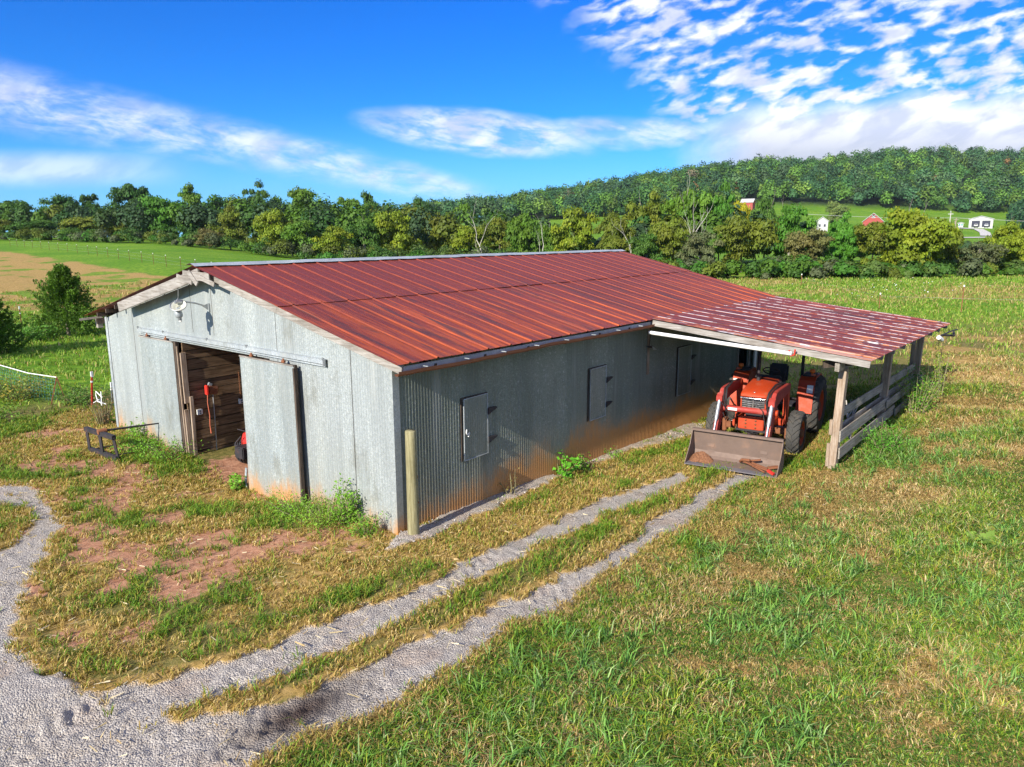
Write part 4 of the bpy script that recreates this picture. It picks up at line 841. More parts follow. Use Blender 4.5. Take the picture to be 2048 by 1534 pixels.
MB().add(V, [(i*4+j, i*4+(j+1) % 4, i*4+4+(j+1) % 4, i*4+4+j) for i in range(len(secs)-1) for j in range(4)]+[(0, 1, 2, 3), tuple(len(V)-1-k for k in range(4))], True).build('body', 'red', q, .01)
MB().box((-.8, 0, .88), (.6, .26, .12)).build('seat', 'black', q, .03)
MB().tube([(-.25, 0, .75), (-.32, 0, 1.02)], .025).tube([(-.42, -.36, 1.03), (-.32, -.15, 1.04), (-.32, .15, 1.04), (-.42, .36, 1.03)], .014).build('handlebar', 'black_iron', q)
MB().tube([(.42, -.28, .38), (.44, -.26, .6), (.3, -.25, .72)], .016).tube([(.42, .28, .38), (.44, .26, .6), (.3, .25, .72)], .016).tube([(.44, -.3, .55), (.44, .3, .55)], .016).tube([(.42, -.28, .38), (.42, .28, .38)], .016).build('bumper', 'black_iron', q)
mb = MB()
for yy in (-.3, -.15, 0, .15, .3): mb.tube([(.30, yy, .86), (-.15, yy, .86)], .009, 6)
mb.tube([(.30, -.36, .86), (.30, .36, .86)], .011, 6).tube([(-.15, -.36, .86), (-.15, .36, .86)], .011, 6).build('rack', 'black_iron', q)
MB().box((-.2, 0, .45), (1.5, .3, .25)).box((0, 0, .3), (.08, .8, .06)).box((-1.2, 0, .3), (.08, .8, .06)).build('chassis', 'black_iron', q, .02)
tag(MB().box((.62, 5.36, .98), (.05, .24, .22)).box((.80, 5.36, .98), (.05, .24, .22)).box((.71, 5.25, .98), (.2, .02, .22)).box((.71, 5.47, .98), (.2, .02, .22)).box((.71, 5.36, .87), (.2, .24, .02)).build('tool_crate', 'cord', None, .005), 'orange open crate standing on the quad bike rack', 'crate')

# bale spear
bs = thing('bale_spear', 'black iron bale spear frame with one long spike, on the grass by the barn', 'bale spear', (-1.35, 8.5, -.02), R(4))
MB().bar((.06, -.62, .02), (.0, -.62, .58), .12, .02, (1, 0, 0)).bar((.02, .62, .02), (.0, .62, .58), .12, .02, (1, 0, 0)).bar((.02, 0, .02), (.0, 0, .55), .12, .03, (1, 0, 0)).build('upright', 'black_iron', bs)
MB().bar((.0, -.66, .58), (.0, .66, .58), .09, .10).bar((.03, -.66, .08), (.03, .66, .08), .08, .12).build('crossbar', 'black_iron', bs, .005)
MB().tube([(-.06, -.05, .62), (.12, -.07, .63)], .06, 12).build('spear_socket', 'rust', bs)
MB().tube([(.1, -.07, .63), (.7, -.14, .60), (1.25, -.2, .57), (1.4, -.22, .56)], [.026, .024, .016, .003], 10).build('spike', 'black_iron', bs)
MB().tube([(.04, -.45, .12), (.38, -.48, .11), (.5, -.5, .1)], [.018, .014, .003], 8).tube([(.04, .45, .12), (.38, .43, .11), (.5, .42, .1)], [.018, .014, .003], 8).build('stabiliser_pin', 'black_iron', bs)

# ------------------------------------------------------------------ tractor
T = thing('tractor', 'orange farm tractor with a front loader parked under the lean-to', 'tractor', (8.72, -2.56, -.02), R(188.5))
MB().bar((-2.35, 0, .78), (-.9, 0, .78), .42, .46).bar((-.95, 0, .84), (.30, 0, .84), .36, .5).box((.28, 0, .62), (.24, .34, .36)).build('chassis', 'black_iron', T, .02)
secs = [(-1.0, .33, 1.53, 1.02), (-.75, .34, 1.54, 1.02), (-.2, .33, 1.50, 1.08), (.15, .32, 1.44, 1.16), (.34, .30, 1.38, 1.26), (.42, .275, 1.325, 1.295)]; V = []; rows_ = []
for x_, w_, zt, zb_ in secs:
    for a_ in (0, 12, 30, 60, 90, 120, 150, 168, 180):
        c_, s_ = math.cos(R(a_)), math.sin(R(a_)); e = .28
        V.append((x_, w_*math.copysign(abs(c_)**e, c_), zb_+(zt-zb_)*abs(s_)**e))
nn = 9; F = [(i*nn+j, i*nn+j+1, (i+1)*nn+j+1, (i+1)*nn+j) for i in range(len(secs)-1) for j in range(nn-1)]+[tuple(range((len(secs)-1)*nn, len(secs)*nn)), tuple(range(nn))[::-1]]
hood = MB().add(V, F, True).build('hood', 'orange', T)
MB().lathe([(.03, 0), (.03, .006), (.001, .012)], (.30, 0, 1.388), (.15, 0, 1), 16).build('badge', 'chrome', hood)
MB().tube([(.44, -.27, 1.27), (.455, -.1, 1.27), (.455, .1, 1.27), (.44, .27, 1.27)], .014, 6).build('trim_strip', 'chrome', hood)
MB().box((-1.02, 0, 1.44), (.10, .62, .26)).build('cowl', 'black', T, .03)
mb = MB()
for s_ in (-1, 1): mb.box((-.35, s_*.315, 1.14), (1.1, .014, .16))
mb.build('side_screen', 'black', T)
g_b = MB().box((.30, 0, 1.12), (.12, .54, .30)).build('grille', 'black', T, .01)
mb = MB()
for i in range(6): mb.box((.375, 0, 1.005+i*.044), (.02, .50, .011))
mb.box((.385, 0, 1.115), (.018, .022, .26)).build('grille_bar', 'chrome', g_b)
MB().box((.33, .27, 1.12), (.10, .03, .32)).box((.33, -.27, 1.12), (.10, .03, .32)).build('grille_surround', 'orange', T, .01)
MB().box((.44, 0, .70), (.14, .56, .28)).build('front_weight', 'orange', T, .015)
mb = MB()
for y_ in (-.11, .11):
    for z_ in (.62, .70, .78): mb.lathe([(.022, .0), (.022, .02), (.001, .022)], (.51, y_, z_), (1, 0, 0), 8)
mb.build('weight_bolt', 'rust', T)
MB().box((.44, 0, .535), (.10, .66, .05)).tube([(.5, -.1, .5), (.55, -.02, .47), (.5, .06, .5)], .012, 6).build('tow_bar', 'black_iron', T)
MB().box((.0, 0, .50), (.16, 1.45, .14)).box((0, .72, .50), (.22, .14, .30)).box((0, -.72, .50), (.22, .14, .30)).build('front_axle', 'rust', T, .02)
MB().tube([(-.12, -.6, .55), (-.12, .6, .55)], .02).tube([(-.12, .05, .55), (-.12, .35, .55)], .035).build('steering_ram', 'steel', T)
MB().tube([(-2.08, -.85, .74), (-2.08, .85, .74)], .12, 14).build('rear_axle', 'black_iron', T)
for s_ in (-1, 1): wheel(T, 'front_wheel', (0, s_*.90, .50), .50, .29, .29, s_, 'rubber', 'orange', 19, .028, .38, 8, .10)
for s_ in (-1, 1): wheel(T, 'rear_wheel', (-2.08, s_*.89, .73), .74, .42, .40, s_, 'rubber', 'orange', 21, .04, .40, 8, .12)
for s_ in (-1, 1):                                         # fenders
    pr = [(-1.30, .66), (-1.38, 1.05), (-1.58, 1.42), (-1.72, 1.50), (-2.35, 1.50), (-2.55, 1.42), (-2.55, 1.38), (-2.34, 1.46), (-1.73, 1.46), (-1.61, 1.40), (-1.42, 1.04), (-1.34, .66)]
    f_ = MB().prism(pr, s_*.62, s_*.98).build('fender', 'orange', T, .006)
    MB().prism([(-1.34, .66), (-1.42, 1.04), (-1.61, 1.40), (-1.73, 1.46), (-2.34, 1.46), (-2.5, 1.40), (-2.4, .8), (-1.6, .6)], s_*.60, s_*.625).build('inner_panel', 'orange', f_)
    MB().box((-1.95, s_*.79, 1.515), (.55, .26, .03)).build('fender_top', 'black', f_, .008)
    MB().lathe([(.001, 0), (.03, 0), (.03, .07), (.065, .08), (.065, .13), (.04, .16), (.001, .165)], (-1.80, s_*.86, 1.51), (0, 0, 1), 14).build('indicator_lamp', 'amber', T)
    MB().box((-1.70, s_*.9, 1.55), (.06, .10, .05)).build('lamp_guard', 'cord', T, .01)
    MB().bar((-1.50, s_*.885, 1.32), (-1.425, s_*.885, 1.14), .14, .004, (1, 0, 0)).build('decal', 'white', f_)
MB().bar((-2.30, .54, .9), (-2.34, .54, 2.36), .07, .07).bar((-2.30, -.54, .9), (-2.34, -.54, 2.36), .07, .07).bar((-2.34, -.575, 2.36), (-2.34, .575, 2.36), .07, .07).build('roll_bar', 'black_iron', T, .008)
MB().box((-1.95, 0, 1.18), (.46, .46, .12)).box((-2.18, 0, 1.45), (.12, .46, .46), Matrix.Rotation(R(-10), 3, 'Y')).build('seat', 'black', T, .04)
MB().tube([(-1.12, 0, 1.40), (-1.30, 0, 1.60)], .022).build('steering_column', 'black', T)
MB().lathe([(.19-.014*math.cos(a), .014*math.sin(a)) for a in np.linspace(0, 2*math.pi, 9)], (-1.31, 0, 1.62), (-.6, 0, .8), 28).bar((-1.31, -.18, 1.62), (-1.31, .18, 1.62), .03, .015).build('steering_wheel', 'black', T)
MB().box((-1.55, 0, .82), (.55, 1.1, .04)).build('footplate', 'black_iron', T)
MB().tube([(-.52, -.12, 1.50), (-.52, -.12, 1.66), (-.56, -.12, 2.10), (-.60, -.12, 2.2)], [.05, .034, .03, .028], 10).build('exhaust_stack', 'black_iron', T)
MB().tube([(-1.2, .3, 1.2), (-1.25, .34, 1.62)], .012, 6).lathe([(.001, 0), (.025, .01), (.025, .05), (.001, .06)], (-1.25, .34, 1.6), (0, 0, 1), 8).build('joystick', 'black', T)
# loader
LO = T
for s_ in (-1, 1):
    y_ = s_*.56
    MB().box((-.52, y_*.97, 1.02), (.20, .10, .95)).box((-.45, s_*.42, .62), (.30, .26, .16)).box((-.05, s_*.40, .66), (1.0, .05, .16)).build('loader_upright', 'orange', LO, .01)
    arm = [(-.62, 1.50), (-.60, 1.36), (-.40, 1.30), (.38, 1.27), (.74, 1.22), (.86, 1.05), (1.40, .26), (1.50, .25), (1.56, .34), (1.12, 1.22), (1.02, 1.44), (.90, 1.54), (.70, 1.56), (-.3, 1.53)]
    MB().prism(arm, y_-.045, y_+.045).build('loader_arm', 'loader_red', LO, .012)
    MB().tube([(1.12, y_+s_*.0, 1.30), (1.31, y_, .92)], .043, 12).tube([(1.10, y_, 1.36), (1.33, y_, .88)], .034, 12).build('tilt_cylinder', 'steel', LO)
    MB().tube([(1.31, y_, .92), (1.58, y_, .40)], .022, 10).build('cylinder_rod', 'chrome', LO)
    MB().prism([(1.0, 1.30), (1.16, 1.28), (1.16, 1.40), (1.04, 1.46)], y_-.065, y_+.065).build('knee_bracket', 'loader_red', LO, .008)
    MB().tube([(-.35, y_-s_*.08, .72), (.10, y_-s_*.08, .98)], .038, 10).build('lift_cylinder', 'black_iron', LO); MB().tube([(.10, y_-s_*.08, .98), (.52, y_-s_*.08, 1.24)], .02, 8).build('cylinder_rod', 'chrome', LO)
    for k_, off in enumerate((.03, -.01, .05)):
        MB().tube([(-.3, y_-s_*(.05+off), 1.56), (.4, y_-s_*(.05+off), 1.60+off*.5), (.95, y_-s_*(.06+off), 1.55), (1.08, y_-s_*(.09+off), 1.34), (.98, y_-s_*.12, 1.05+off*3)], .011, 6).build('hydraulic_hose', 'black', LO)
MB().tube([(.92, -.62, 1.10), (.92, .62, 1.10)], .068, 16).build('torque_tube', 'loader_red', LO)
MB().lathe([(.001, .0), (.075, .0), (.075, .05), (.001, .05)], (.92, .61, 1.10), (0, 1, 0), 14).build('tube_cap', 'orange', LO)
MB().box((.990, -.30, 1.105), (.004, .20, .055)).build('sticker', 'white', LO)
MB().tube([(.95, .15, 1.2), (1.05, .22, 1.28), (1.04, .36, 1.15), (1.05, .42, .9), (1.1, .50, .62)], .011, 6).build('hydraulic_hose', 'black', LO)
MB().tube([(1.12, -.50, 1.25), (1.12, -.36, 1.05), (1.04, -.42, .85), (.98, -.52, 1.02)], .010, 6).build('hydraulic_hose', 'black', LO)
# bucket
bk_o = [(1.86, .74), (1.79, .70), (1.74, .45), (1.70, .25), (1.72, .14), (1.80, .085), (2.32, .055)]; bk_i = [(2.32, .067), (1.805, .10), (1.735, .15), (1.715, .25), (1.755, .45), (1.802, .69), (1.87, .726)]
bk_o = [(a_-.14, b_) for a_, b_ in bk_o]; bk_i = [(a_-.14, b_) for a_, b_ in bk_i]
bu = MB().prism(bk_o+bk_i, -.935, .955).build('bucket', 'bucket', LO)
for s_ in (-1, 1): MB().prism([(a_-.14, b_) for a_, b_ in ((1.86, .745), (1.79, .705), (1.735, .45), (1.695, .25), (1.715, .135), (1.80, .08), (2.33, .05), (2.33, .085), (2.02, .42))], s_*.955 if s_ > 0 else -.935, s_*.97 if s_ > 0 else -.95).build('side_plate', 'bucket', bu)
MB().box((1.715, .01, .735), (.10, 1.92, .05)).build('top_lip', 'bucket', bu, .008)
MB().box((2.08, .01, .072), (.24, 1.91, .014)).build('cutting_edge', 'bucket_edge', bu, .003)
MB().bar((1.54, .56, .45), (1.61, .56, .45), .14, .2).bar((1.54, -.56, .45), (1.61, -.56, .45), .14, .2).bar((1.50, .56, .27), (1.58, .56, .27), .14, .12).bar((1.50, -.56, .27), (1.58, -.56, .27), .14, .12).build('bucket_hook', 'bucket', bu)
# loads in the bucket
TM = Matrix.Translation(T.location) @ Matrix.Rotation(T.rotation_euler.z, 4, 'Z')
def tw(x, y, z): return TM @ Vector((x, y, z))
mb = MB(); V = []; F = []; n = 26
for i in range(n):
    for j in range(n):
        a_, b_ = (i/(n-1)-.5)*.56, (j/(n-1)-.5)*.62; r_ = math.hypot(a_/.28, b_/.31); V.append(tw(1.83+a_*.7, -.68+b_*.8, .085+max(-.02, .19*(1-r_**1.5))+random.uniform(0, .022)))
for i in range(n-1):
    for j in range(n-1): F.append((i*n+j, (i+1)*n+j, (i+1)*n+j+1, i*n+j+1))
mb.add(V, F)
for i in range(110):
    a_ = random.uniform(0, 6.28); r_ = random.uniform(.1, 1)**.5; c_ = tw(1.83+.2*r_*math.cos(a_), -.70+.26*r_*math.sin(a_), .09+.19*max(0, 1-r_**1.5)); s_ = random.uniform(.012, .03); mb.box(c_, (s_, s_*1.2, s_), Matrix.Rotation(random.random()*3, 3, 'Z'))
o = mb.build('soil_heap', 'soil'); tag(o, 'small heap of crumbly brown soil in the left end of the loader bucket', 'soil')
rt = thing('rusty_linkage', 'tangle of rusty iron linkage bars lying in the right end of the loader bucket', 'scrap iron', tw(1.93, .42, .10), T.rotation_euler.z)
MB().bar((-.12, -.25, .10), (.16, .42, .05), .05, .03).bar((-.16, -.18, .12), (.06, .32, .07), .04, .03).bar((-.05, -.22, .14), (.2, .30, .03), .04, .025).bar((-.14, -.28, .08), (-.20, .12, .16), .05, .03).build('link_bar', 'rust', rt, .006)
MB().tube([(-.2, -.3, .06), (-.02, -.22, .16), (.02, -.05, .18)], .03, 8).tube([(-.1, -.12, .1), (.12, .05, .1)], .025, 8).build('joint', 'rust', rt)
MB().bar((-.02, .30, .06), (-.10, .50, .10), .10, .04).build('clevis', 'rust', rt, .006); MB().bar((.13, .34, .06), (.20, .48, .02), .06, .05).build('painted_tip', 'red', rt, .006)

# ------------------------------------------------------------------ foliage
def leaf_quads(P, Nn, size, rg, aspect=.6, jit=.45):
    n = len(P); Nn = Nn+rg.normal(0, jit, (n, 3)); Nn /= np.linalg.norm(Nn, axis=1)[:, None]+1e-9
    t = rg.normal(0, 1, (n, 3)); t -= Nn*(t*Nn).sum(1)[:, None]; t /= np.linalg.norm(t, axis=1)[:, None]+1e-9; b_ = np.cross(Nn, t)
    sz = size*rg.uniform(.6, 1.35, n); a = t*sz[:, None]*.5; c = b_*(sz*aspect)[:, None]*.5
    V = np.stack((P-a, P-c*1.0+a*.1, P+a, P+c+a*.1), 1)
    return V.reshape(-1, 3)
def crown_cloud(seed, blobs, per, leaf, shape='round', cols=None):
    """leaf clusters filling a crown of unit radius and unit height"""
    rg = np.random.default_rng(seed); Ps = []; Ns = []; Cs = []
    lobes = [rg.uniform(-1, 1, 3)*np.array([.62, .62, .72]) for _ in range(7)]+[np.zeros(3), np.array([0, 0, .55])]
    for k in range(blobs):
        for _ in range(80):
            p = rg.uniform(-1, 1, 3) if rg.uniform() < .35 else lobes[rg.integers(len(lobes))]+rg.normal(0, .24, 3)
            if shape == 'round': ok = (p[0]**2+p[1]**2+p[2]**2 < 1) and (rg.uniform() < .35 or p@p > .35); w_ = 1.
            elif shape == 'tall': ok = ((p[0]**2+p[1]**2)/(.95-.35*p[2])**2 < 1) and p[2] > -1; w_ = 1
            elif shape == 'spread': ok = (p[0]**2+p[1]**2 < (.55+.45*np.clip(p[2]+.5, 0, 1))**2) and p[2] > -.9
            else: ok = (p[0]**2+p[1]**2) < (.75-.25*p[2])**2
            if ok: break
        r = rg.uniform(.12, .33)*(1 if shape != 'col' else .85); c = np.array([p[0]*(1-r*.6), p[1]*(1-r*.6), .5+.5*p[2]*(1-r*.5)])
        d = rg.normal(0, 1, (per, 3)); d /= np.linalg.norm(d, axis=1)[:, None]; d[:, 2] = np.where(d[:, 2] < -.2, -d[:, 2]*rg.uniform(.2, 1, per), d[:, 2])
        rr = r*rg.uniform(.45, 1.12, per)[:, None]; P = c+d*rr*np.array([1, 1, .55]); Ps.append(P); Ns.append(d+np.array([0, 0, .35]))
        base = .78+.44*rg.uniform(); Cs.append(np.repeat((base*rg.uniform(.8, 1.2, per))[:, None], 3, 1)*np.array([1+.22*(rg.uniform()-.5), 1, 1]))
    return np.concatenate(Ps), np.concatenate(Ns), np.concatenate(Cs)
crown_meshes = {}
def crown_mesh(key, shape, seed, blobs=46, per=170, leaf=.074):
    P, Nn, Cc = crown_cloud(seed, blobs, per, leaf, shape); rg = np.random.default_rng(seed+99)
    V = leaf_quads(P, Nn, leaf, rg); V[:, 2] = np.maximum(V[:, 2], .02); i = np.arange(len(P))*4
    o = np_mesh('crown', V, np.stack((i, i+1, i+2, i+3), 1), None, np.repeat(Cc, 4, 0), 'leaf'); me = o.data; bpy.data.objects.remove(o); crown_meshes[key] = me
for k_, (sh, n_) in enumerate((('round', 5), ('tall', 4), ('spread', 3), ('col', 2))):
    for i in range(n_): crown_mesh((sh, i), sh, 100+k_*10+i, (62 if sh != 'col' else 66)-i*6, 185)
def limb_tree(mb, p, d, ln, r, depth, rg):
    d = d.normalized(); pts = [p]; rs = [r]; n = 4; dd = d.copy()
    for i in range(n):
        dd = (dd+Vector((rg.uniform(-.22, .22), rg.uniform(-.22, .22), rg.uniform(-.05, .15)))).normalized(); pts.append(pts[-1]+dd*ln/n); rs.append(r*(1-.5*(i+1)/n))
    mb.tube(pts, rs, 7 if depth > 1 else 5)
    if depth > 0:
        for k in range(rg.choice([2, 3]) if depth > 1 else 2):
            t = rg.uniform(.45, 1.); q_ = pts[min(n, int(t*n)+0)] if k else pts[-1]
            a = rg.uniform(0, 6.28); s_ = rg.uniform(.3, .7); nd = dd+Vector((math.cos(a)*s_, math.sin(a)*s_, rg.uniform(.1, .5))); limb_tree(mb, q_, nd, ln*rg.uniform(.55, .75), rs[-1]*.85, depth-1, rg)
trunk_mesh = []
for sd_ in range(3):
    rg_ = random.Random(sd_+5); mb = MB(); limb_tree(mb, Vector((0, 0, -.03)), Vector((0, 0, 1)), .42, .045, 3, rg_); o = mb.build('trunk', 'bark'); trunk_mesh.append(o.data); bpy.data.objects.remove(o)
pale_trunks = []
for me_ in trunk_mesh:
    m2_ = me_.copy(); m2_.materials.clear(); m2_.materials.append(M['dull_bark']); pale_trunks.append(m2_)
def tree(name, label, px, D, top, width, shape, col, group=None, cat='tree', low=.0, seedz=None, bare=False):
    p = at(px, D); zt = CZ+(470-top)/1466*D; h = max(1.2, zt-p.z); r = width/2/1466*D; k = (int(px)*7+int(D)*3)
    t = thing(name, label, cat, p, (k % 628)/100., group); t.scale = (r, r, h)
    if not bare:
        key = (shape, k % {'round': 5, 'tall': 4, 'spread': 3, 'col': 2}[shape]); c = bpy.data.objects.new('crown', crown_meshes[key]); COL.objects.link(c); c.parent = t
        low = .02 if D < 200 else low; c.scale = (1.22, 1.22, 1.-low); c.location = (0, 0, low); c.color = (col[0]*1.0, col[1]*.94, col[2]*.85, 1)
    tr_ = bpy.data.objects.new('trunk', trunk_mesh[k % 3]); COL.objects.link(tr_); tr_.parent = t; tr_.scale = (min(1.2, 1.1*h*.6/r*.5+.2), min(1.2, 1.1*h*.6/r*.5+.2), 1.)
    if (k % 3 == 0 and D < 170) or shape == 'spread':
        tr_.data = pale_trunks[k % 3]; tr_.scale = (min(1.6, 1.5*h*.6/r*.5+.3),)*2+(1.25,)
    return t
DK = (.045, .125, .022); DK2 = (.065, .155, .022); MG = (.095, .20, .018); YG = (.165, .235, .014); OL = (.135, .18, .018); BR = (.14, .145, .045); GY = (.11, .14, .06); BG = (.07, .21, .02); YY = (.36, .38, .02)
trees = [
 ('pale_tree', 'far pale feathery tree at the left edge of the tree line', 14, 300, 405, 46, 'spread', (.11, .17, .07)),
 ('broadleaf_tree', 'dark rounded tree, leftmost of the tall crowns', 58, 235, 398, 84, 'round', DK2),
 ('broadleaf_tree', 'dark tree between the leftmost tall crown and the small feathery one', 146, 235, 391, 82, 'round', DK),
 ('broadleaf_tree', 'narrow feathery tree with a ragged top left of the tallest dark crown', 203, 240, 388, 46, 'spread', DK),
 ('broadleaf_tree', 'tallest dark domed tree rising on the left above the tree line', 288, 240, 368, 78, 'round', DK),
 ('broadleaf_tree', 'bright mid-green tree just right of the tallest dark dome', 340, 190, 392, 100, 'round', BG),
 ('broadleaf_tree', 'tree with a small knob on top above the fence posts', 402, 235, 377, 66, 'tall', MG),
 ('broadleaf_tree', 'wide dark tree behind the blue-shaded gap in the tree line', 462, 240, 385, 96, 'round', DK2),
 ('broadleaf_tree', 'pointed tree with a dark tip above the wide dark crown', 528, 230, 378, 60, 'tall', DK2),
 ('broadleaf_tree', 'low dark shoulder tree right of the pointed tip', 570, 235, 395, 58, 'round', DK2),
 ('broadleaf_tree', 'tall upright tree with a forked feathery top above the barn ridge start', 616, 200, 379, 66, 'tall', MG),
 ('broadleaf_tree', 'small dark rounded tree right of the forked feathery top', 656, 230, 402, 44, 'round', DK),
 ('broadleaf_tree', 'sparse tree with thin twiggy top behind the middle of the tree line', 704, 220, 398, 60, 'spread', MG),
 ('broadleaf_tree', 'dark pointed tree in the middle of the tree line', 750, 215, 394, 66, 'tall', DK2),
 ('broadleaf_tree', 'bright yellow-green tree standing in front of the middle tree line', 797, 150, 421, 92, 'tall', YG),
 ('broadleaf_tree', 'far bluish tree at the foot of the wooded ridge, left of centre', 850, 260, 398, 58, 'round', DK),
 ('broadleaf_tree', 'olive tree with a rounded top behind the barn ridge, right of the yellow-green one', 880, 160, 427, 78, 'round', OL),
 ('broadleaf_tree', 'mid-green tree behind the barn ridge beside the dead snags', 925, 185, 410, 64, 'round', MG),
 ('broadleaf_tree', 'dark olive tree right of the dead snags', 1000, 140, 438, 80, 'round', OL),
 ('broadleaf_tree', 'mid-green tree left of the two-trunked white snag', 1045, 130, 428, 66, 'round', MG),
 ('broadleaf_tree', 'big round golden-green tree just above the barn ridge', 1147, 118, 419, 92, 'round', YG),
 ('broadleaf_tree', 'olive-brown tree between the green gap and the white forked snag', 1228, 112, 428, 76, 'round', OL),
 ('broadleaf_tree', 'brownish tree behind the white forked snag', 1290, 125, 406, 90, 'spread', OL),
 ('broadleaf_tree', 'tall spreading tree with white limbs, the highest crown above the barn roof', 1366, 120, 378, 108, 'spread', MG),
 ('broadleaf_tree', 'narrower green tree standing right of the tall one with white limbs', 1432, 118, 391, 66, 'tall', BG),
 ('broadleaf_tree', 'rounded olive tree in front of the tall white-limbed tree', 1340, 98, 431, 92, 'round', OL),
 ('broadleaf_tree', 'small bright yellow tree peeping over the big olive crowns', 1468, 125, 404, 46, 'round', YY),
 ('broadleaf_tree', 'small dark green tree beside the far red barn', 1521, 122, 402, 58, 'round', DK2),
 ('broadleaf_tree', 'big dense olive-green tree above the end of the barn roof', 1478, 96, 424, 128, 'round', OL),
 ('broadleaf_tree', 'dark green tree right of the big dense olive one', 1572, 108, 417, 84, 'round', BG),
 ('grey_leaved_tree', 'grey-brown vine-covered tree, the larger of the two greyish ones', 1612, 90, 452, 96, 'round', BR),
 ('grey_leaved_tree', 'dark grey-green tree low beside the end of the barn roof', 1396, 92, 466, 84, 'round', GY),
 ('broadleaf_tree', 'deep green narrow upright tree between the grey-brown tree and the big golden one', 1672, 92, 436, 62, 'col', BG),
 ('broadleaf_tree', 'olive tree filling the row left of the big golden crown', 1735, 92, 445, 100, 'round', OL),
 ('broadleaf_tree', 'largest golden-olive crown near the far white garage', 1806, 86, 424, 138, 'round', YG),
 ('broadleaf_tree', 'twiggy branch-topped tree behind the largest golden-olive crown', 1798, 100, 420, 60, 'spread', YG),
 ('broadleaf_tree', 'olive tree right of the largest golden crown, below the teal roof', 1876, 90, 455, 70, 'round', OL),
 ('grey_leaved_tree', 'dark bluish bushy tree below the far gravel drive', 1950, 88, 482, 84, 'round', GY),
 ('broadleaf_tree', 'yellow-green tree right of the far white garage', 1995, 94, 449, 70, 'round', YG),
 ('broadleaf_tree', 'golden tree at the right edge of the picture', 2040, 90, 458, 84, 'round', YG),
 ('broadleaf_tree', 'broad olive tree beyond the right edge', 2110, 90, 450, 90, 'round', OL),
 ('broadleaf_tree', 'low olive-brown tree, leftmost of the front row by the green field', 8, 205, 432, 60, 'round', OL),
 ('broadleaf_tree', 'olive rounded tree in the front row below the dark left crowns', 196, 195, 431, 98, 'round', OL),
 ('broadleaf_tree', 'low olive tree of the front row left of the bright green one', 262, 195, 437, 70, 'round', OL),
 ('broadleaf_tree', 'low dark green bushy tree in the front row at the far left', 100, 200, 438, 90, 'round', DK2),
 ('broadleaf_tree', 'feathery dark tree in the shaded gap above the fence end', 395, 185, 425, 66, 'tall', DK),
 ('broadleaf_tree', 'olive-green tree in front of the wide dark crown', 472, 165, 418, 78, 'tall', OL),
 ('broadleaf_tree', 'yellowish tree of the front row above the start of the barn ridge', 556, 155, 420, 84, 'round', YG),
 ('broadleaf_tree', 'low brownish tree at the foot of the front row, left of the barn peak', 430, 160, 455, 56, 'round', BR),
 ('broadleaf_tree', 'mid-green tree of the front row under the forked feathery top', 618, 150, 438, 74, 'round', MG),
 ('broadleaf_tree', 'low golden tree of the front row left of the bright yellow-green one', 676, 142, 452, 74, 'round', YG),
 ('broadleaf_tree', 'dark green tree of the front row between the two yellowish ones', 735, 145, 440, 68, 'round', DK2),
 ('broadleaf_tree', 'low bright green tree on the ridge line right of the olive rounded top', 940, 132, 450, 72, 'round', YG),
 ('broadleaf_tree', 'shaded green tree under the big round golden-green crown', 1092, 122, 452, 60, 'round', MG),
 ('broadleaf_tree', 'low dark tree directly right of the ridge end', 1290, 96, 468, 74, 'round', DK2),
 ('broadleaf_tree', 'olive bush-like tree under the white forked snag', 1230, 104, 470, 70, 'round', OL),
 ('broadleaf_tree', 'pale green tree standing alone in the far hillside field', 1655, 430, 408, 44, 'round', (.13, .2, .05)),
]
for (nm, lb, px, D, top, wd, sh, col) in trees:
    f_ = random.uniform(.88, 1.12); tree(nm, lb, px, D, top, wd, sh, tuple(c*f_ for c in col), 'trees along the tree line', low=.06 if D < 200 else .1)
# bleached dead trees
def snag(px, D, top, base, label, seed, lean=0.):
    p = at(px, D); zt = CZ+(470-top)/1466*D; h = zt-p.z; t = thing('dead_tree', label, 'dead tree', p, 0, 'bleached dead trees'); rg_ = random.Random(seed); mb = MB()
    k = h/2.35; limb_tree(mb, Vector((0, 0, -.2)), Vector((lean, 0, 1)), k*1.15, h*.014, 3, rg_); top_z = max(v_[2] for v_ in mb.v); s_ = h/top_z; mb.v = [(a*s_, b_*s_, c_*s_) for a, b_, c_ in mb.v]
    mb.build('trunk', 'pale_bark', t)
snag(966, 130, 394, 0, 'bleached dead tree, left of the pair of snags above the barn ridge', 3, .1)
snag(1086, 112, 428, 0, 'white dead tree with two trunks just left of the big round golden-green crown', 8)
snag(1262, 98, 434, 0, 'white forked dead tree right of the green gap', 12)
snag(1384, 97, 388, 0, 'white limbs of a tall dead tree in front of the highest crown', 21, -.12)
snag(1404, 96, 410, 0, 'shorter white dead tree right of the tallest one', 25, .1)

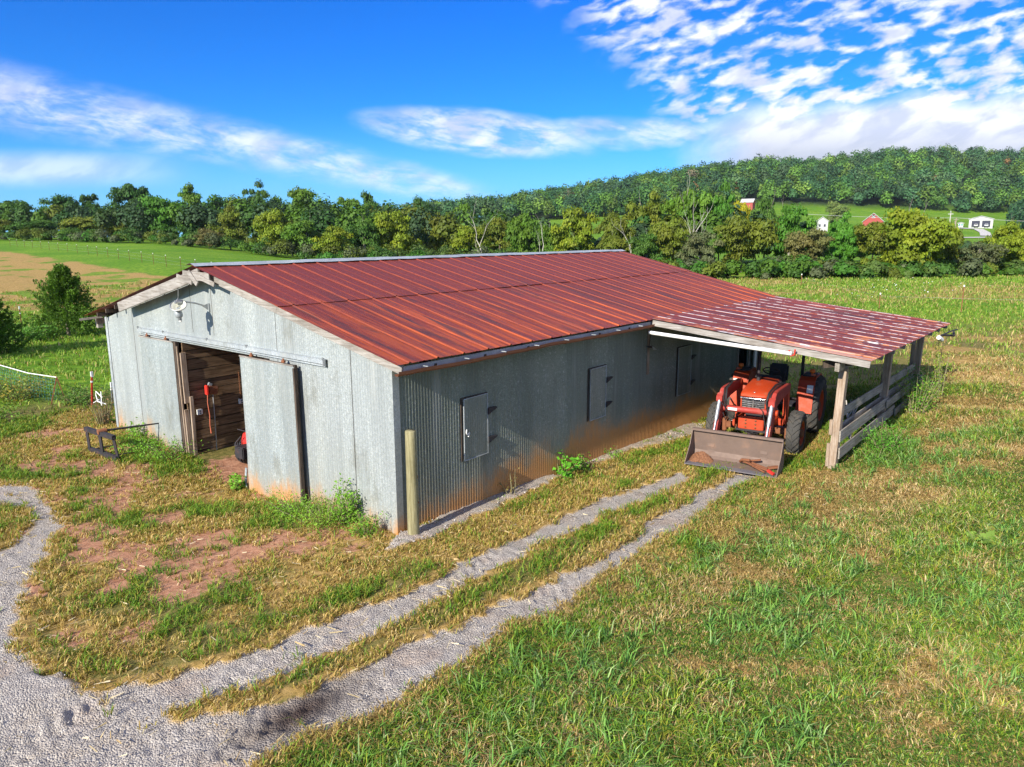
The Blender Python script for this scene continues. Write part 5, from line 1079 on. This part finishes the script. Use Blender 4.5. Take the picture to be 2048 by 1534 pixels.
def mass(name, items, per_blob, leaf, m='leaf', seed=5, shape_h=.5):
    """one mesh of many rounded crowns: items = (x, y, z, radius, height, colour)"""
    rg = np.random.default_rng(seed); V = []; Cc = []
    for (x, y, z, r, h, col) in items:
        nb_ = 5; n = per_blob*nb_
        off = rg.uniform(-.5, .5, (nb_, 3))*np.array([r, r, h*.45])*1.1; off[0] = 0; k = np.repeat(np.arange(nb_), per_blob); d = rg.normal(0, 1, (n, 3)); d /= np.linalg.norm(d, axis=1)[:, None]; d[:, 2] = np.where(d[:, 2] < -.15, -d[:, 2], d[:, 2])
        P = np.array([x, y, z+h*.56])+off[k]+d*np.array([r*.62, r*.62, h*.42])*rg.uniform(.75, 1.08, (n, 1))
        V.append(leaf_quads(P, d, leaf, rg, .8, .28)); bb = (.75+.5*rg.uniform(0, 1, nb_))[k]*rg.uniform(.85, 1.15, n); Cc.append(np.repeat(np.array(col)[None]*bb[:, None], 4, 0))
    V = np.concatenate(V); Cc = np.concatenate(Cc); i = np.arange(len(V)//4)*4
    o = np_mesh(name, V, np.stack((i, i+1, i+2, i+3), 1), None, Cc, m); tag(o, kind='stuff'); return o
cols_far = [DK, DK2, MG, (.07, .14, .03), (.06, .12, .045), OL, (.05, .11, .035)]
items = []
for i in range(330):
    px = random.uniform(-60, 2130); front = np.interp(px, [0, 300, 600, 900, 1200, 2048], [215, 180, 165, 150, 110, 98]); D = front+random.uniform(4, 45); p = at(px, D)
    hs_ = random.random(); topy = 60*(hs_ < .35)*(px < 900)+np.interp(px, [-60, 0, 300, 600, 800, 900, 1000, 1200, 1320, 1500, 1560, 1640, 1660, 1780, 1880, 1900, 1960, 2048], [420, 420, 408, 406, 418, 430, 436, 478, 430, 430, 450, 478, 478, 462, 500, 515, 510, 480])+random.uniform(0, 16)
    h = max(3, CZ+(470-topy)/1466*D-p.z); items.append((p.x, p.y, p.z, h*.42, h, tuple(q_*.72 for q_ in random.choice(cols_far))))
mass('background_woods', items, 130, .8, seed=8)
items = []
for i in range(330):                                       # scrubby edge in front of the row
    px = random.uniform(-40, 2110); front = np.interp(px, [0, 300, 600, 900, 1200, 1300, 1700, 2048], [197, 168, 140, 120, 96, 82, 79, 82]); D = front+random.uniform(0, 9); p = at(px, D); h = random.uniform(.9, 2.3)*(1 if D < 110 else 1.5); items.append((p.x, p.y, p.z-.3, h*.7, h, tuple(q_*.75 for q_ in random.choice([MG, OL, BG, DK2, GY, (.10, .17, .03)]))))
mass('hedgerow_undergrowth', items, 95, .34, seed=18)
items = []; rr_ = random.Random(4)
for i in range(2500):                                      # wooded ridge on the right
    px = rr_.uniform(740, 2200); D = 565+400*rr_.random()**1.35; fieldtop = np.interp(px, [700, 1150, 1400, 1500, 1640, 1760, 2000, 2048, 2200], [500, 560, 575, 590, 585, 575, 560, 545, 530]); 
    if px > 2010 and D < 600: fieldtop = 440
    if D < fieldtop: continue
    p = at(px, D); h = rr_.uniform(8, 19); fb_ = rr_.uniform(.5, 1.15); items.append((p.x, p.y, p.z-1, h*rr_.uniform(.36, .54), h, tuple(q_*fb_ for q_ in rr_.choice([(.055, .155, .045), (.05, .135, .05), (.09, .21, .04), (.12, .25, .035), (.065, .16, .065), (.05, .13, .042), (.15, .25, .04), (.09, .17, .065)] if rr_.random() > .008 else [(.30, .17, .06), (.24, .24, .04), (.18, .15, .09)]))))
for i in range(110):
    px = rr_.uniform(1990, 2120); D = rr_.uniform(400, 560)
    if px < 2005+(D-400)*.03: continue
    p = at(px, D); h = rr_.uniform(9, 15); items.append((p.x, p.y, p.z-1, h*.46, h, rr_.choice([(.03, .085, .035), (.035, .10, .035), (.045, .11, .04)])))
mass('ridge_forest', items, 60, 1.6, seed=28)

# junipers
def cedar(label, loc, h, r, seed, col=(1, 1, 1)):
    t = thing('juniper_tree', label, 'tree', (loc[0], loc[1], float(gz(loc[0], loc[1]))-.05), 0, 'junipers in the field'); rg = np.random.default_rng(seed); Vs = []; Cs = []
    for k in range(330):                                    # upswept sprays
        f_ = rg.uniform(0, 1)**.8; z = h*(.05+.9*f_); a = rg.uniform(0, 2*np.pi); rad = r*(1-f_)**.8*(.95+.35*rg.uniform())*(.75+.5*math.sin(a*3+seed)**2*.6); 
        ln = rad*rg.uniform(.7, 1.1)+.15; d = np.array([math.cos(a), math.sin(a), .75+.6*f_]); d /= np.linalg.norm(d); s0 = np.array([0, 0, z-ln*.55])
        n = 62; t_ = rg.uniform(.25, 1., n)**.8; P = s0+d*(t_*ln*1.25)[:, None]+rg.normal(0, 1, (n, 3))*(.085*(1.12-t_)[:, None]+.012)*r*.7; P[:, 2] = np.maximum(P[:, 2], .05)
        N2 = np.cross(d, rg.normal(0, 1, (n, 3))); Vs.append(leaf_quads(P, N2, .15, rg, .35)); bb = (.7+.6*rg.uniform())*rg.uniform(.75, 1.25, n); Cs.append(np.repeat(np.array([.06, .14, .018])[None]*bb[:, None]*np.array([1+.5*t_, 1+.25*t_, np.ones(n)]).T, 4, 0))
    V = np.concatenate(Vs); i = np.arange(len(V)//4)*4; np_mesh('crown', V, np.stack((i, i+1, i+2, i+3), 1), None, np.concatenate(Cs), 'leaf', t)
    MB().tube([(0, 0, -.1), (0, 0, h*.45), (0, 0, h*.9)], [.10, .06, .01], 8).build('trunk', 'bark', t)
cedar('bright green juniper standing behind the left corner of the barn', (6.6, 33.3), 3.8, 2.1, 3)
cedar('dark juniper cut by the left edge of the picture', (1.9, 28.9), 2.9, 1.6, 6)
cedar('juniper outside the left edge, only its shadow reaching the lawn', (-4.9, 27.2), 6.4, 2.6, 9)

# leafy weeds
def plant(name, label, loc, h, r, n, leaf, col, cat='plant', group=None, stems=8, aspect=.6, col2=None):
    z0 = float(gz(loc[0], loc[1])) if len(loc) < 3 else loc[2]; t = thing(name, label, cat, (loc[0], loc[1], z0), 0, group); rg = np.random.default_rng(abs(hash(label)) % 9999 if False else sum(map(ord, label))); mb = MB(); P = []; Nn = []
    for k in range(stems):
        a = rg.uniform(0, 2*np.pi); q_ = r*rg.uniform(.2, 1.); hh = h*rg.uniform(.55, 1.); top = np.array([math.cos(a)*q_, math.sin(a)*q_, hh]); b0 = np.array([math.cos(a)*q_*.3, math.sin(a)*q_*.3, -.05]); mb.tube([tuple(b0), tuple((b0+top)/2+np.array([0, 0, hh*.1])), tuple(top)], [.008*h+.003, .006*h+.002, .002], 5)
        m_ = n//stems; t_ = rg.uniform(.12, 1., m_); pp = b0+(top-b0)*t_[:, None]+rg.normal(0, 1, (m_, 3))*np.array([r, r, h*.4])*.17; pp[:, 2] = np.maximum(pp[:, 2], .02); P.append(pp); Nn.append(np.stack((rg.normal(0, .4, m_), rg.normal(0, .4, m_), np.ones(m_)), 1))
    P = np.concatenate(P); Nn = np.concatenate(Nn); V = leaf_quads(P, Nn, leaf, rg, aspect); i = np.arange(len(P))*4; bb = rg.uniform(.65, 1.35, (len(P), 1)); cc = np.array(col)[None]*bb
    if col2 is not None: s_ = rg.uniform(0, 1, len(P)) < .3; cc[s_] = np.array(col2)*bb[s_]
    np_mesh('foliage', V, np.stack((i, i+1, i+2, i+3), 1), None, np.repeat(cc, 4, 0), 'leaf', t); mb.build('stem', 'post_wood', t)
LG = (.16, .34, .03)
plant('leafy_weed', 'bright broad-leaved weed growing against the long barn wall', (4.35, -.22), .55, .35, 130, .11, (.14, .42, .03), stems=9, aspect=.8)
plant('leafy_weed', 'low weed just right of the broad-leaved one at the long wall', (5.0, -.28), .38, .35, 260, .06, LG, stems=12)
plant('leafy_weed', 'small weed beside the second hatch at the foot of the long wall', (6.3, -.25), .3, .3, 160, .05, LG, stems=9)
plant('leafy_weed', 'dry brown weed leaning under the first hatch', (2.7, -.25), .5, .3, 120, .05, (.20, .16, .05), stems=7)
plant('leafy_weed', 'tallest bushy weed at the gable wall near the round post', (-.25, 1.02), .75, .36, 900, .055, LG, stems=18)
plant('leafy_weed', 'low weed between the tall bushy weed and the barn corner', (-.35, .42), .42, .36, 700, .05, LG, stems=16, aspect=.4)
plant('leafy_weed', 'weed patch in front of the black edge of the right sliding door', (-.45, 2.15), .42, .75, 1500, .05, (.17, .36, .03), stems=34, aspect=.35)
plant('leafy_weed', 'grassy weed patch at the gable between door and tall bushy weed', (-.5, 1.35), .45, .75, 1700, .06, (.21, .37, .035), stems=38, aspect=.22)
plant('leafy_weed', 'vine-like weed at the bent corner of the right sliding door', (-.28, 4.55), .42, .2, 140, .08, LG, stems=7, aspect=.8)
plant('leafy_weed', 'weed clump at the foot of the door jamb', (-.45, 7.1), .42, .85, 1200, .06, LG, stems=18, aspect=.4)
plant('leafy_weed', 'weed clump under the left sliding door', (-.45, 8.3), .38, .8, 1100, .06, LG, stems=18, aspect=.5)
plant('leafy_weed', 'bushy weed beside the tip of the bale spear', (-.3, 9.4), .55, .3, 260, .07, LG, stems=10)
plant('leafy_weed', 'pale green dock leaves among the long grass at the right', (5.2, -7.6), .22, .26, 16, .24, (.26, .42, .07), stems=6, aspect=.55)
plant('bushy_weed', 'round feathery green bush in front of the rail fence', (9.7, -5.15), .62, .75, 2600, .06, (.11, .30, .03), stems=40, aspect=.3)
plant('bushy_weed', 'low ferny weed below the round feathery bush', (8.9, -5.15), .28, .4, 600, .05, (.12, .28, .03), stems=14, aspect=.3)
plant('goldenrod', 'tall feathery weeds growing behind the rail fence at the far post', (12.9, -5.05), 1.15, .6, 1500, .07, (.13, .32, .03), stems=26, aspect=.3, col2=(.3, .36, .04))
plant('goldenrod', 'tall yellow-green plume weed right of the far lean-to post', (14.6, -5.25), 1.6, .3, 700, .07, (.24, .38, .04), stems=7, aspect=.3, col2=(.4, .44, .05))
plant('goldenrod', 'dark bushy weeds hiding the rails beside the far post', (13.9, -4.95), 1.05, .55, 1400, .07, (.08, .22, .03), stems=22, aspect=.35)
plant('bushy_weed', 'leafy scrub at the bottom of the netting fence', (-.6, 16.8), .8, 1.2, 1700, .08, (.17, .24, .04), stems=34, col2=(.38, .30, .05))
plant('bushy_weed', 'yellowing scrub left of the netting fence posts', (-1.5, 18.8), 1.1, 1.4, 2000, .09, (.2, .27, .04), stems=34, col2=(.42, .34, .06))
plant('bushy_weed', 'dark low scrub between netting fence and red post', (.6, 14.9), .5, .9, 1200, .07, (.10, .20, .03), stems=26)
plant('bushy_weed', 'bramble clump under the bright juniper', (4.6, 32.4), .9, 1.3, 1500, .12, (.10, .24, .03), stems=30)
plant('bushy_weed', 'leafy clump right of the bright juniper', (9.2, 32.8), .8, 1.0, 1200, .12, (.12, .28, .03), stems=24)
plant('bushy_weed', 'weeds along the far left of the grass below the netting fence', (-2.4, 14.4), .5, 1.4, 1500, .08, (.14, .26, .03), stems=30)
plant('brush_pile', 'dead brown brush leaning on the left corner of the barn', (-.15, 11.5), .9, .4, 260, .06, (.28, .17, .08), 'brush', stems=40)
o = MB().tube([(-.2, 11.25, .8), (-.28, 11.4, .95), (-.22, 11.6, .82), (-.3, 11.3, .7), (-.15, 11.2, .62)], .014, 6).tube([(-.2, 11.3, .95), (-.25, 11.2, .6), (-.2, 11.45, .72), (-.3, 11.6, .62)], .012, 6).build('tangled_cord', 'white'); tag(o, 'white tangled cord hung on the dead brush at the left barn corner', 'cord')

# T-posts and wire
def tpost(p, h, m='rust', white=.18, parent=None, name='post'):
    o = MB().box((0, 0, h/2-.2), (.035, .012, h+.4)).box((0, .014, h/2-.2), (.010, .026, h+.4)).build(name, m, parent, loc=p)
    MB().box((0, .004, h-white/2+.003), (.046, .048, white)).build('white_tip', 'white', o); return o
wf = thing('wire_fence', 'long wire fence of steel posts with white tips crossing the green hillside', 'fence', at(334, 84))
pos = []; base = wf.location
for px, hit_ in zip([14, 28, 43, 59, 75, 93, 111, 128, 148, 168, 189, 210, 233, 257, 282, 307, 334, 363, 394, 428], [(44.8, 174), (44.6, 169), (44.3, 163.5), (44.0, 158), (43.7, 152.5), (43.3, 147), (42.8, 141), (42.4, 135.5), (41.8, 129.5), (41.1, 123), (40.2, 117), (39.4, 111), (38.5, 105), (37.7, 99.5), (37.0, 94), (36.3, 89), (35.6, 84), (35., 79), (34.3, 74), (33.6, 69)]):
    x, y = hit_; p = Vector((x, y, float(gz(x, y))))-base; pos.append(p)
for p in pos:
    o = tpost(p, 1.5, 'rust', .12, wf); o.scale = (1.5, 1.5, 1)
mb = MB()
for hgt in (.45, .85, 1.25): mb.tube([p+Vector((0, 0, hgt)) for p in pos], .006, 4)
mb.build('wire', 'steel', wf)
tf = thing('field_fence', 'two thin steel posts with wire in the rough field beyond the lean-to', 'fence', (42.3, 3.1, float(gz(42.3, 3.1))))
ps = [Vector((x, y, float(gz(x, y))))-tf.location for x, y in ((60, 14), (42.3, 3.1), (43.3, -1.2), (46, -10))]
for p, hh in zip(ps, (1.2, 1.0, 1.6, 1.5)):
    o = tpost(p, hh, 'rust', .1, tf); o.scale = (1.4, 1.4, 1)
MB().tube([p+Vector((0, 0, .8)) for p in ps], .004, 4).build('wire', 'steel', tf)
for lb, (x, y), h, lean, mm in (('red steel post with a white top near the left barn corner', (.5, 14.05), 1.05, .12, 'red'), ('rusty steel post beside the dark juniper', (5.6, 37.0), 1.35, 0, 'rust'), ('grey steel stake behind the red post at the barn corner', (.9, 13.6), .75, .05, 'steel')):
    t = thing('steel_post', lb, 'post', (x, y, float(gz(x, y)))); MB().bar((0, 0, -.2), (lean, 0, h), .045, .03).build('stake', mm, t); MB().box((lean*.95, 0, h-.08), (.06, .05, .16)).build('white_top', 'white', t); MB().box((lean*.75, 0, h*.72), (.05, .05, .05)).build('insulator', 'white', t)
nf_ = thing('netting_fence', 'low netting fence hung between a rusty A-frame post and a white pipe', 'fence', (.1, 15.4, float(gz(.1, 15.4))))
MB().bar((-.22, .05, -.1), (.02, 0, .78), .04, .03).build('brace_leg', 'rust', nf_); MB().bar((.20, -.05, -.1), (.02, 0, .78), .04, .03).build('brace_leg', 'rust', nf_)
MB().tube([(.02, 0, .78), (-.35, 1.2, .82), (-.75, 3.2, .98), (-1.0, 6.0, 1.15), (-1.1, 9, 1.2)], .015, 6).build('pipe', 'white', nf_)
mb = MB()
for k in range(7): mb.tube([(.0, .02, .1+.1*k), (-.38, 1.2, .12+.1*k), (-.75, 3.2, .15+.12*k), (-1., 6., .2+.13*k)], .003, 3, False)
for k in range(50):
    t_ = k/50*6; x_ = np.interp(t_, [0, 1.2, 3.2, 6], [.02, -.35, -.75, -1.]); mb.tube([(x_, t_, .02), (x_, t_, .78+.06*t_)], .003, 3, False)
mb.build('netting', 'teal', nf_)

# ------------------------------------------------------------------ far farm buildings
ang_ = math.atan2(FW[1], FW[0])
def house(name, label, px, D, base, w_, d_, h_, rise, wallm, roofm, cat, rz=0., group=None):
    p = at(px, D); p.z = CZ+(470-base)/1466*D; t = thing(name, label, cat, p, ang_-math.pi/2+rz-math.atan((px-1024)/1466))
    MB().prism([(-w_/2, -1.5), (w_/2, -1.5), (w_/2, h_), (0, h_+rise), (-w_/2, h_)], 0, d_).build('wall', wallm, t)
    mb = MB(); mb.bar((-w_/2-.4, -.3, h_-.15), (-w_/2-.4, d_+.3, h_-.15), .1, .1)
    sl = rise/(w_/2); V = [(-w_/2-.5, -.5, h_-.5*sl+.05), (0, -.5, h_+rise+.05), (w_/2+.5, -.5, h_-.5*sl+.05)]; V2 = [(a, d_+.5, c_) for a, b_, c_ in V]; up_ = [(a, b_, c_+.25) for a, b_, c_ in V+V2]
    MB().add(V+V2+up_, [(0, 1, 4, 3), (1, 2, 5, 4), (6, 7, 10, 9), (7, 8, 11, 10), (0, 6, 9, 3), (2, 8, 11, 5), (0, 1, 7, 6), (1, 2, 8, 7), (3, 4, 10, 9), (4, 5, 11, 10)]).build('roof', roofm, t)
    return t
ga = house('garage', 'white two-bay garage with open doors on the far hillside', 1942, 432, 458, 11.8, 14, 4.4, 1.6, 'far_white', 'roof_grey', 'garage')
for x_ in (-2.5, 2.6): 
    b_ = MB().box((x_, -.06, 1.75), (4.0, .10, 3.5)).build('bay', 'dark', ga)  # solid dark panel painted as the shade inside the open bay
for x_, lb, mm in ((-2.3, 'light truck parked in the left bay of the far garage', 'far_white'), (2.8, 'silver car parked in the right bay of the far garage', 'steel')):
    c0 = ga.matrix_basis @ Vector((x_, -.9, .05)); t = thing('parked_vehicle', lb, 'vehicle', c0, ga.rotation_euler.z)
    MB().prism([(-1., .4), (1., .4), (1., 1.1), (.85, 1.15), (.7, 1.75), (-.7, 1.75), (-.85, 1.15), (-1., 1.1)], -.7, .7).build('body', mm, t, .05); MB().box((0, -.71, 1.4), (1.3, .03, .45)).build('windscreen', 'dark', t)
    for wx_ in (-.85, .85): MB().lathe([(.35, -.12), (.35, .12), (.001, .12)], (wx_, -.5, .35), (1, 0, 0), 14).build('wheel', 'black', t)
sh_ = house('shed', 'small white shed with two dark windows left of the far garage', 1903, 438, 458, 2.6, 3, 2.1, .4, 'far_white', 'far_white', 'shed'); MB().box((-.6, -.06, 1.3), (.7, .1, .9)).build('window', 'teal', sh_); MB().box((.6, -.06, 1.3), (.7, .1, .9)).build('window', 'teal', sh_)
b1 = house('red_barn', 'red gabled barn with white trim and an X window below the wooded ridge', 1731, 400, 462, 9.8, 12, 4.2, 4.2, 'barn_red', 'far_white', 'barn')
MB().bar((-.9, -.12, 6.2), (.9, -.12, 7.4), .08, .22).bar((.9, -.12, 6.2), (-.9, -.12, 7.4), .08, .22).bar((-1, -.12, 6.1), (1, -.12, 6.1), .08, .2).build('hay_door_trim', 'far_white', b1); MB().box((0, -.06, 6.9), (1.5, .05, 1.6)).build('hay_door', 'dark', b1)
b2 = house('red_barn', 'small red barn with a pale roof seen side-on beyond the bright yellow tree', 1496, 520, 420, 8.0, 8, 3.8, 2.2, 'barn_red', 'far_white', 'barn', R(78))
b3 = house('farmhouse', 'white farmhouse half hidden by trees right of the small red barn', 1632, 385, 460, 5.4, 7, 3.8, 2.0, 'far_white', 'roof_grey', 'house'); MB().box((-1.2, -.06, 1.6), (.9, .1, 1.3)).build('window', 'dark', b3); MB().box((1.2, -.06, 1.6), (.9, .1, 1.3)).build('window', 'dark', b3)
b4 = house('workshop', 'low building with a teal roof and white wall left of the far garage', 1868, 360, 476, 16, 8, 4.4, 1.9, 'far_white', 'teal', 'building', R(90)); 
b5 = house('outbuilding', 'pale low farm building glimpsed between the trees', 1655, 250, 508, 9, 6, 2.6, 1.2, 'far_white', 'roof_grey', 'building', R(80))
b6 = house('outbuilding', 'pinkish low house glimpsed through the trees below the drive', 1872, 210, 530, 7, 5, 3.0, 1.6, 'far_white', 'barn_red', 'building', R(20))
# gravel drive and road
def strip(name, pts, w_):
    V = []; 
    P = [at(px, D) for px, D in pts]; Q_ = []
    for a, b_ in zip(P[:-1], P[1:]):
        for k in range(8): Q_.append(a.lerp(b_, k/8))
    Q_.append(P[-1])
    for i, p in enumerate(Q_):
        t_ = (Q_[min(i+1, len(Q_)-1)]-Q_[max(i-1, 0)]); t_.z = 0; t_.normalize(); n_ = Vector((-t_.y, t_.x, 0))*w_/2
        for s_ in (-1, -.33, .33, 1): q_ = p+n_*s_; V.append((q_.x, q_.y, float(gz(q_.x, q_.y))+.35))
    o = MB().add(V, [(i*4+j, i*4+j+1, i*4+j+5, i*4+j+4) for i in range(len(Q_)-1) for j in range(3)], True).build(name, 'drive'); tag(o, kind='structure')
M['drive'] = paint('pale_gravel', (.5, .48, .45), .9, 0., (.36, .34, .3), .5, .5)
strip('gravel_drive', [(1955, 388), (1952, 405), (1938, 424), (1905, 430), (1880, 428)], 5.)
strip('road', [(1860, 382), (1920, 380), (1985, 382)], 5)
# utility poles and line
up = thing('utility_pole', 'tall pale utility pole with a wind vane standing left of the far garage', 'pole', at(1881, 350)); hh = CZ+(470-428)/1466*350-up.location.z
MB().tube([(0, 0, -1), (0, 0, hh)], [.28, .2], 8).build('pole', 'pale_bark', up); MB().box((0, 0, hh-1.2), (.3, 2.2, .25)).box((0, 0, hh-.2), (1.2, .2, .8)).build('crossarm', 'far_white', up)
up2 = thing('utility_pole', 'grey utility pole carrying the power line just left of the far garage', 'pole', at(1893, 330)); h2 = CZ+(470-440)/1466*330-up2.location.z
MB().tube([(0, 0, -1), (0, 0, h2)], [.24, .18], 8).build('pole', 'wood_z', up2); MB().box((0, 0, h2-.8), (.25, 2.2, .22)).tube([(.3, .3, h2-2.6), (.3, .3, h2-1.4)], .35, 8).build('crossarm', 'wood_x', up2)
pts = [at(px, D, CZ+(470-y_)/1466*D) for px, D, y_ in ((1595, 330, 432), (1660, 330, 435.5), (1760, 330, 440), (1893, 330, 440.5), (1960, 325, 444), (2060, 320, 449))]
o = MB().tube(pts, .065, 5).build('power_line', 'far_white'); tag(o, 'pale power line strung across the far hillside field', 'power line')
# scattered white wildflowers in the right-hand field
n = 150; rg = np.random.default_rng(55); D_ = rg.uniform(48, 76, n); P_ = rg.uniform(1600, 1930, n)+rg.normal(0, 30, n); L2 = (P_-1024)/1466*D_; fx2 = CX+FW[0]*D_+FW[1]*L2; fy2 = CY+FW[1]*D_-FW[0]*L2; z2 = gz(fx2, fy2)+rg.uniform(.3, .6, n)
V = leaf_quads(np.stack((fx2, fy2, z2), 1), np.tile([0, 0, 1.], (n, 1)), .07, rg, .9); i = np.arange(n)*4
o = np_mesh('wildflowers', V, np.stack((i, i+1, i+2, i+3), 1), None, np.repeat(palette(n, [(.75, .78, .85)], [1]), 4, 0), 'stone'); tag(o, kind='stuff')

# ------------------------------------------------------------------ air
HZ = .00006
mh = bpy.data.materials.new('haze'); mh.use_nodes = True; gh = NG(mh.node_tree)
vol = gh.n('ShaderNodeVolumePrincipled', ins={'Color': (.80, .90, 1., 1), 'Density': HZ, 'Anisotropy': .2}); oh = gh.n('ShaderNodeOutputMaterial'); gh.nt.links.new(vol.outputs[0], oh.inputs['Volume'])
M['haze'] = mh; zl_, zh_ = float(Zg.min())-1., float(Zg.max())+32
o = MB().box(((gx[0]+gx[-1])/2, (gy[0]+gy[-1])/2, (zl_+zh_)/2), (gx[-1]-gx[0]+10, gy[-1]-gy[0]+10, zh_-zl_)).build('haze', 'haze'); tag(o, kind='stuff')
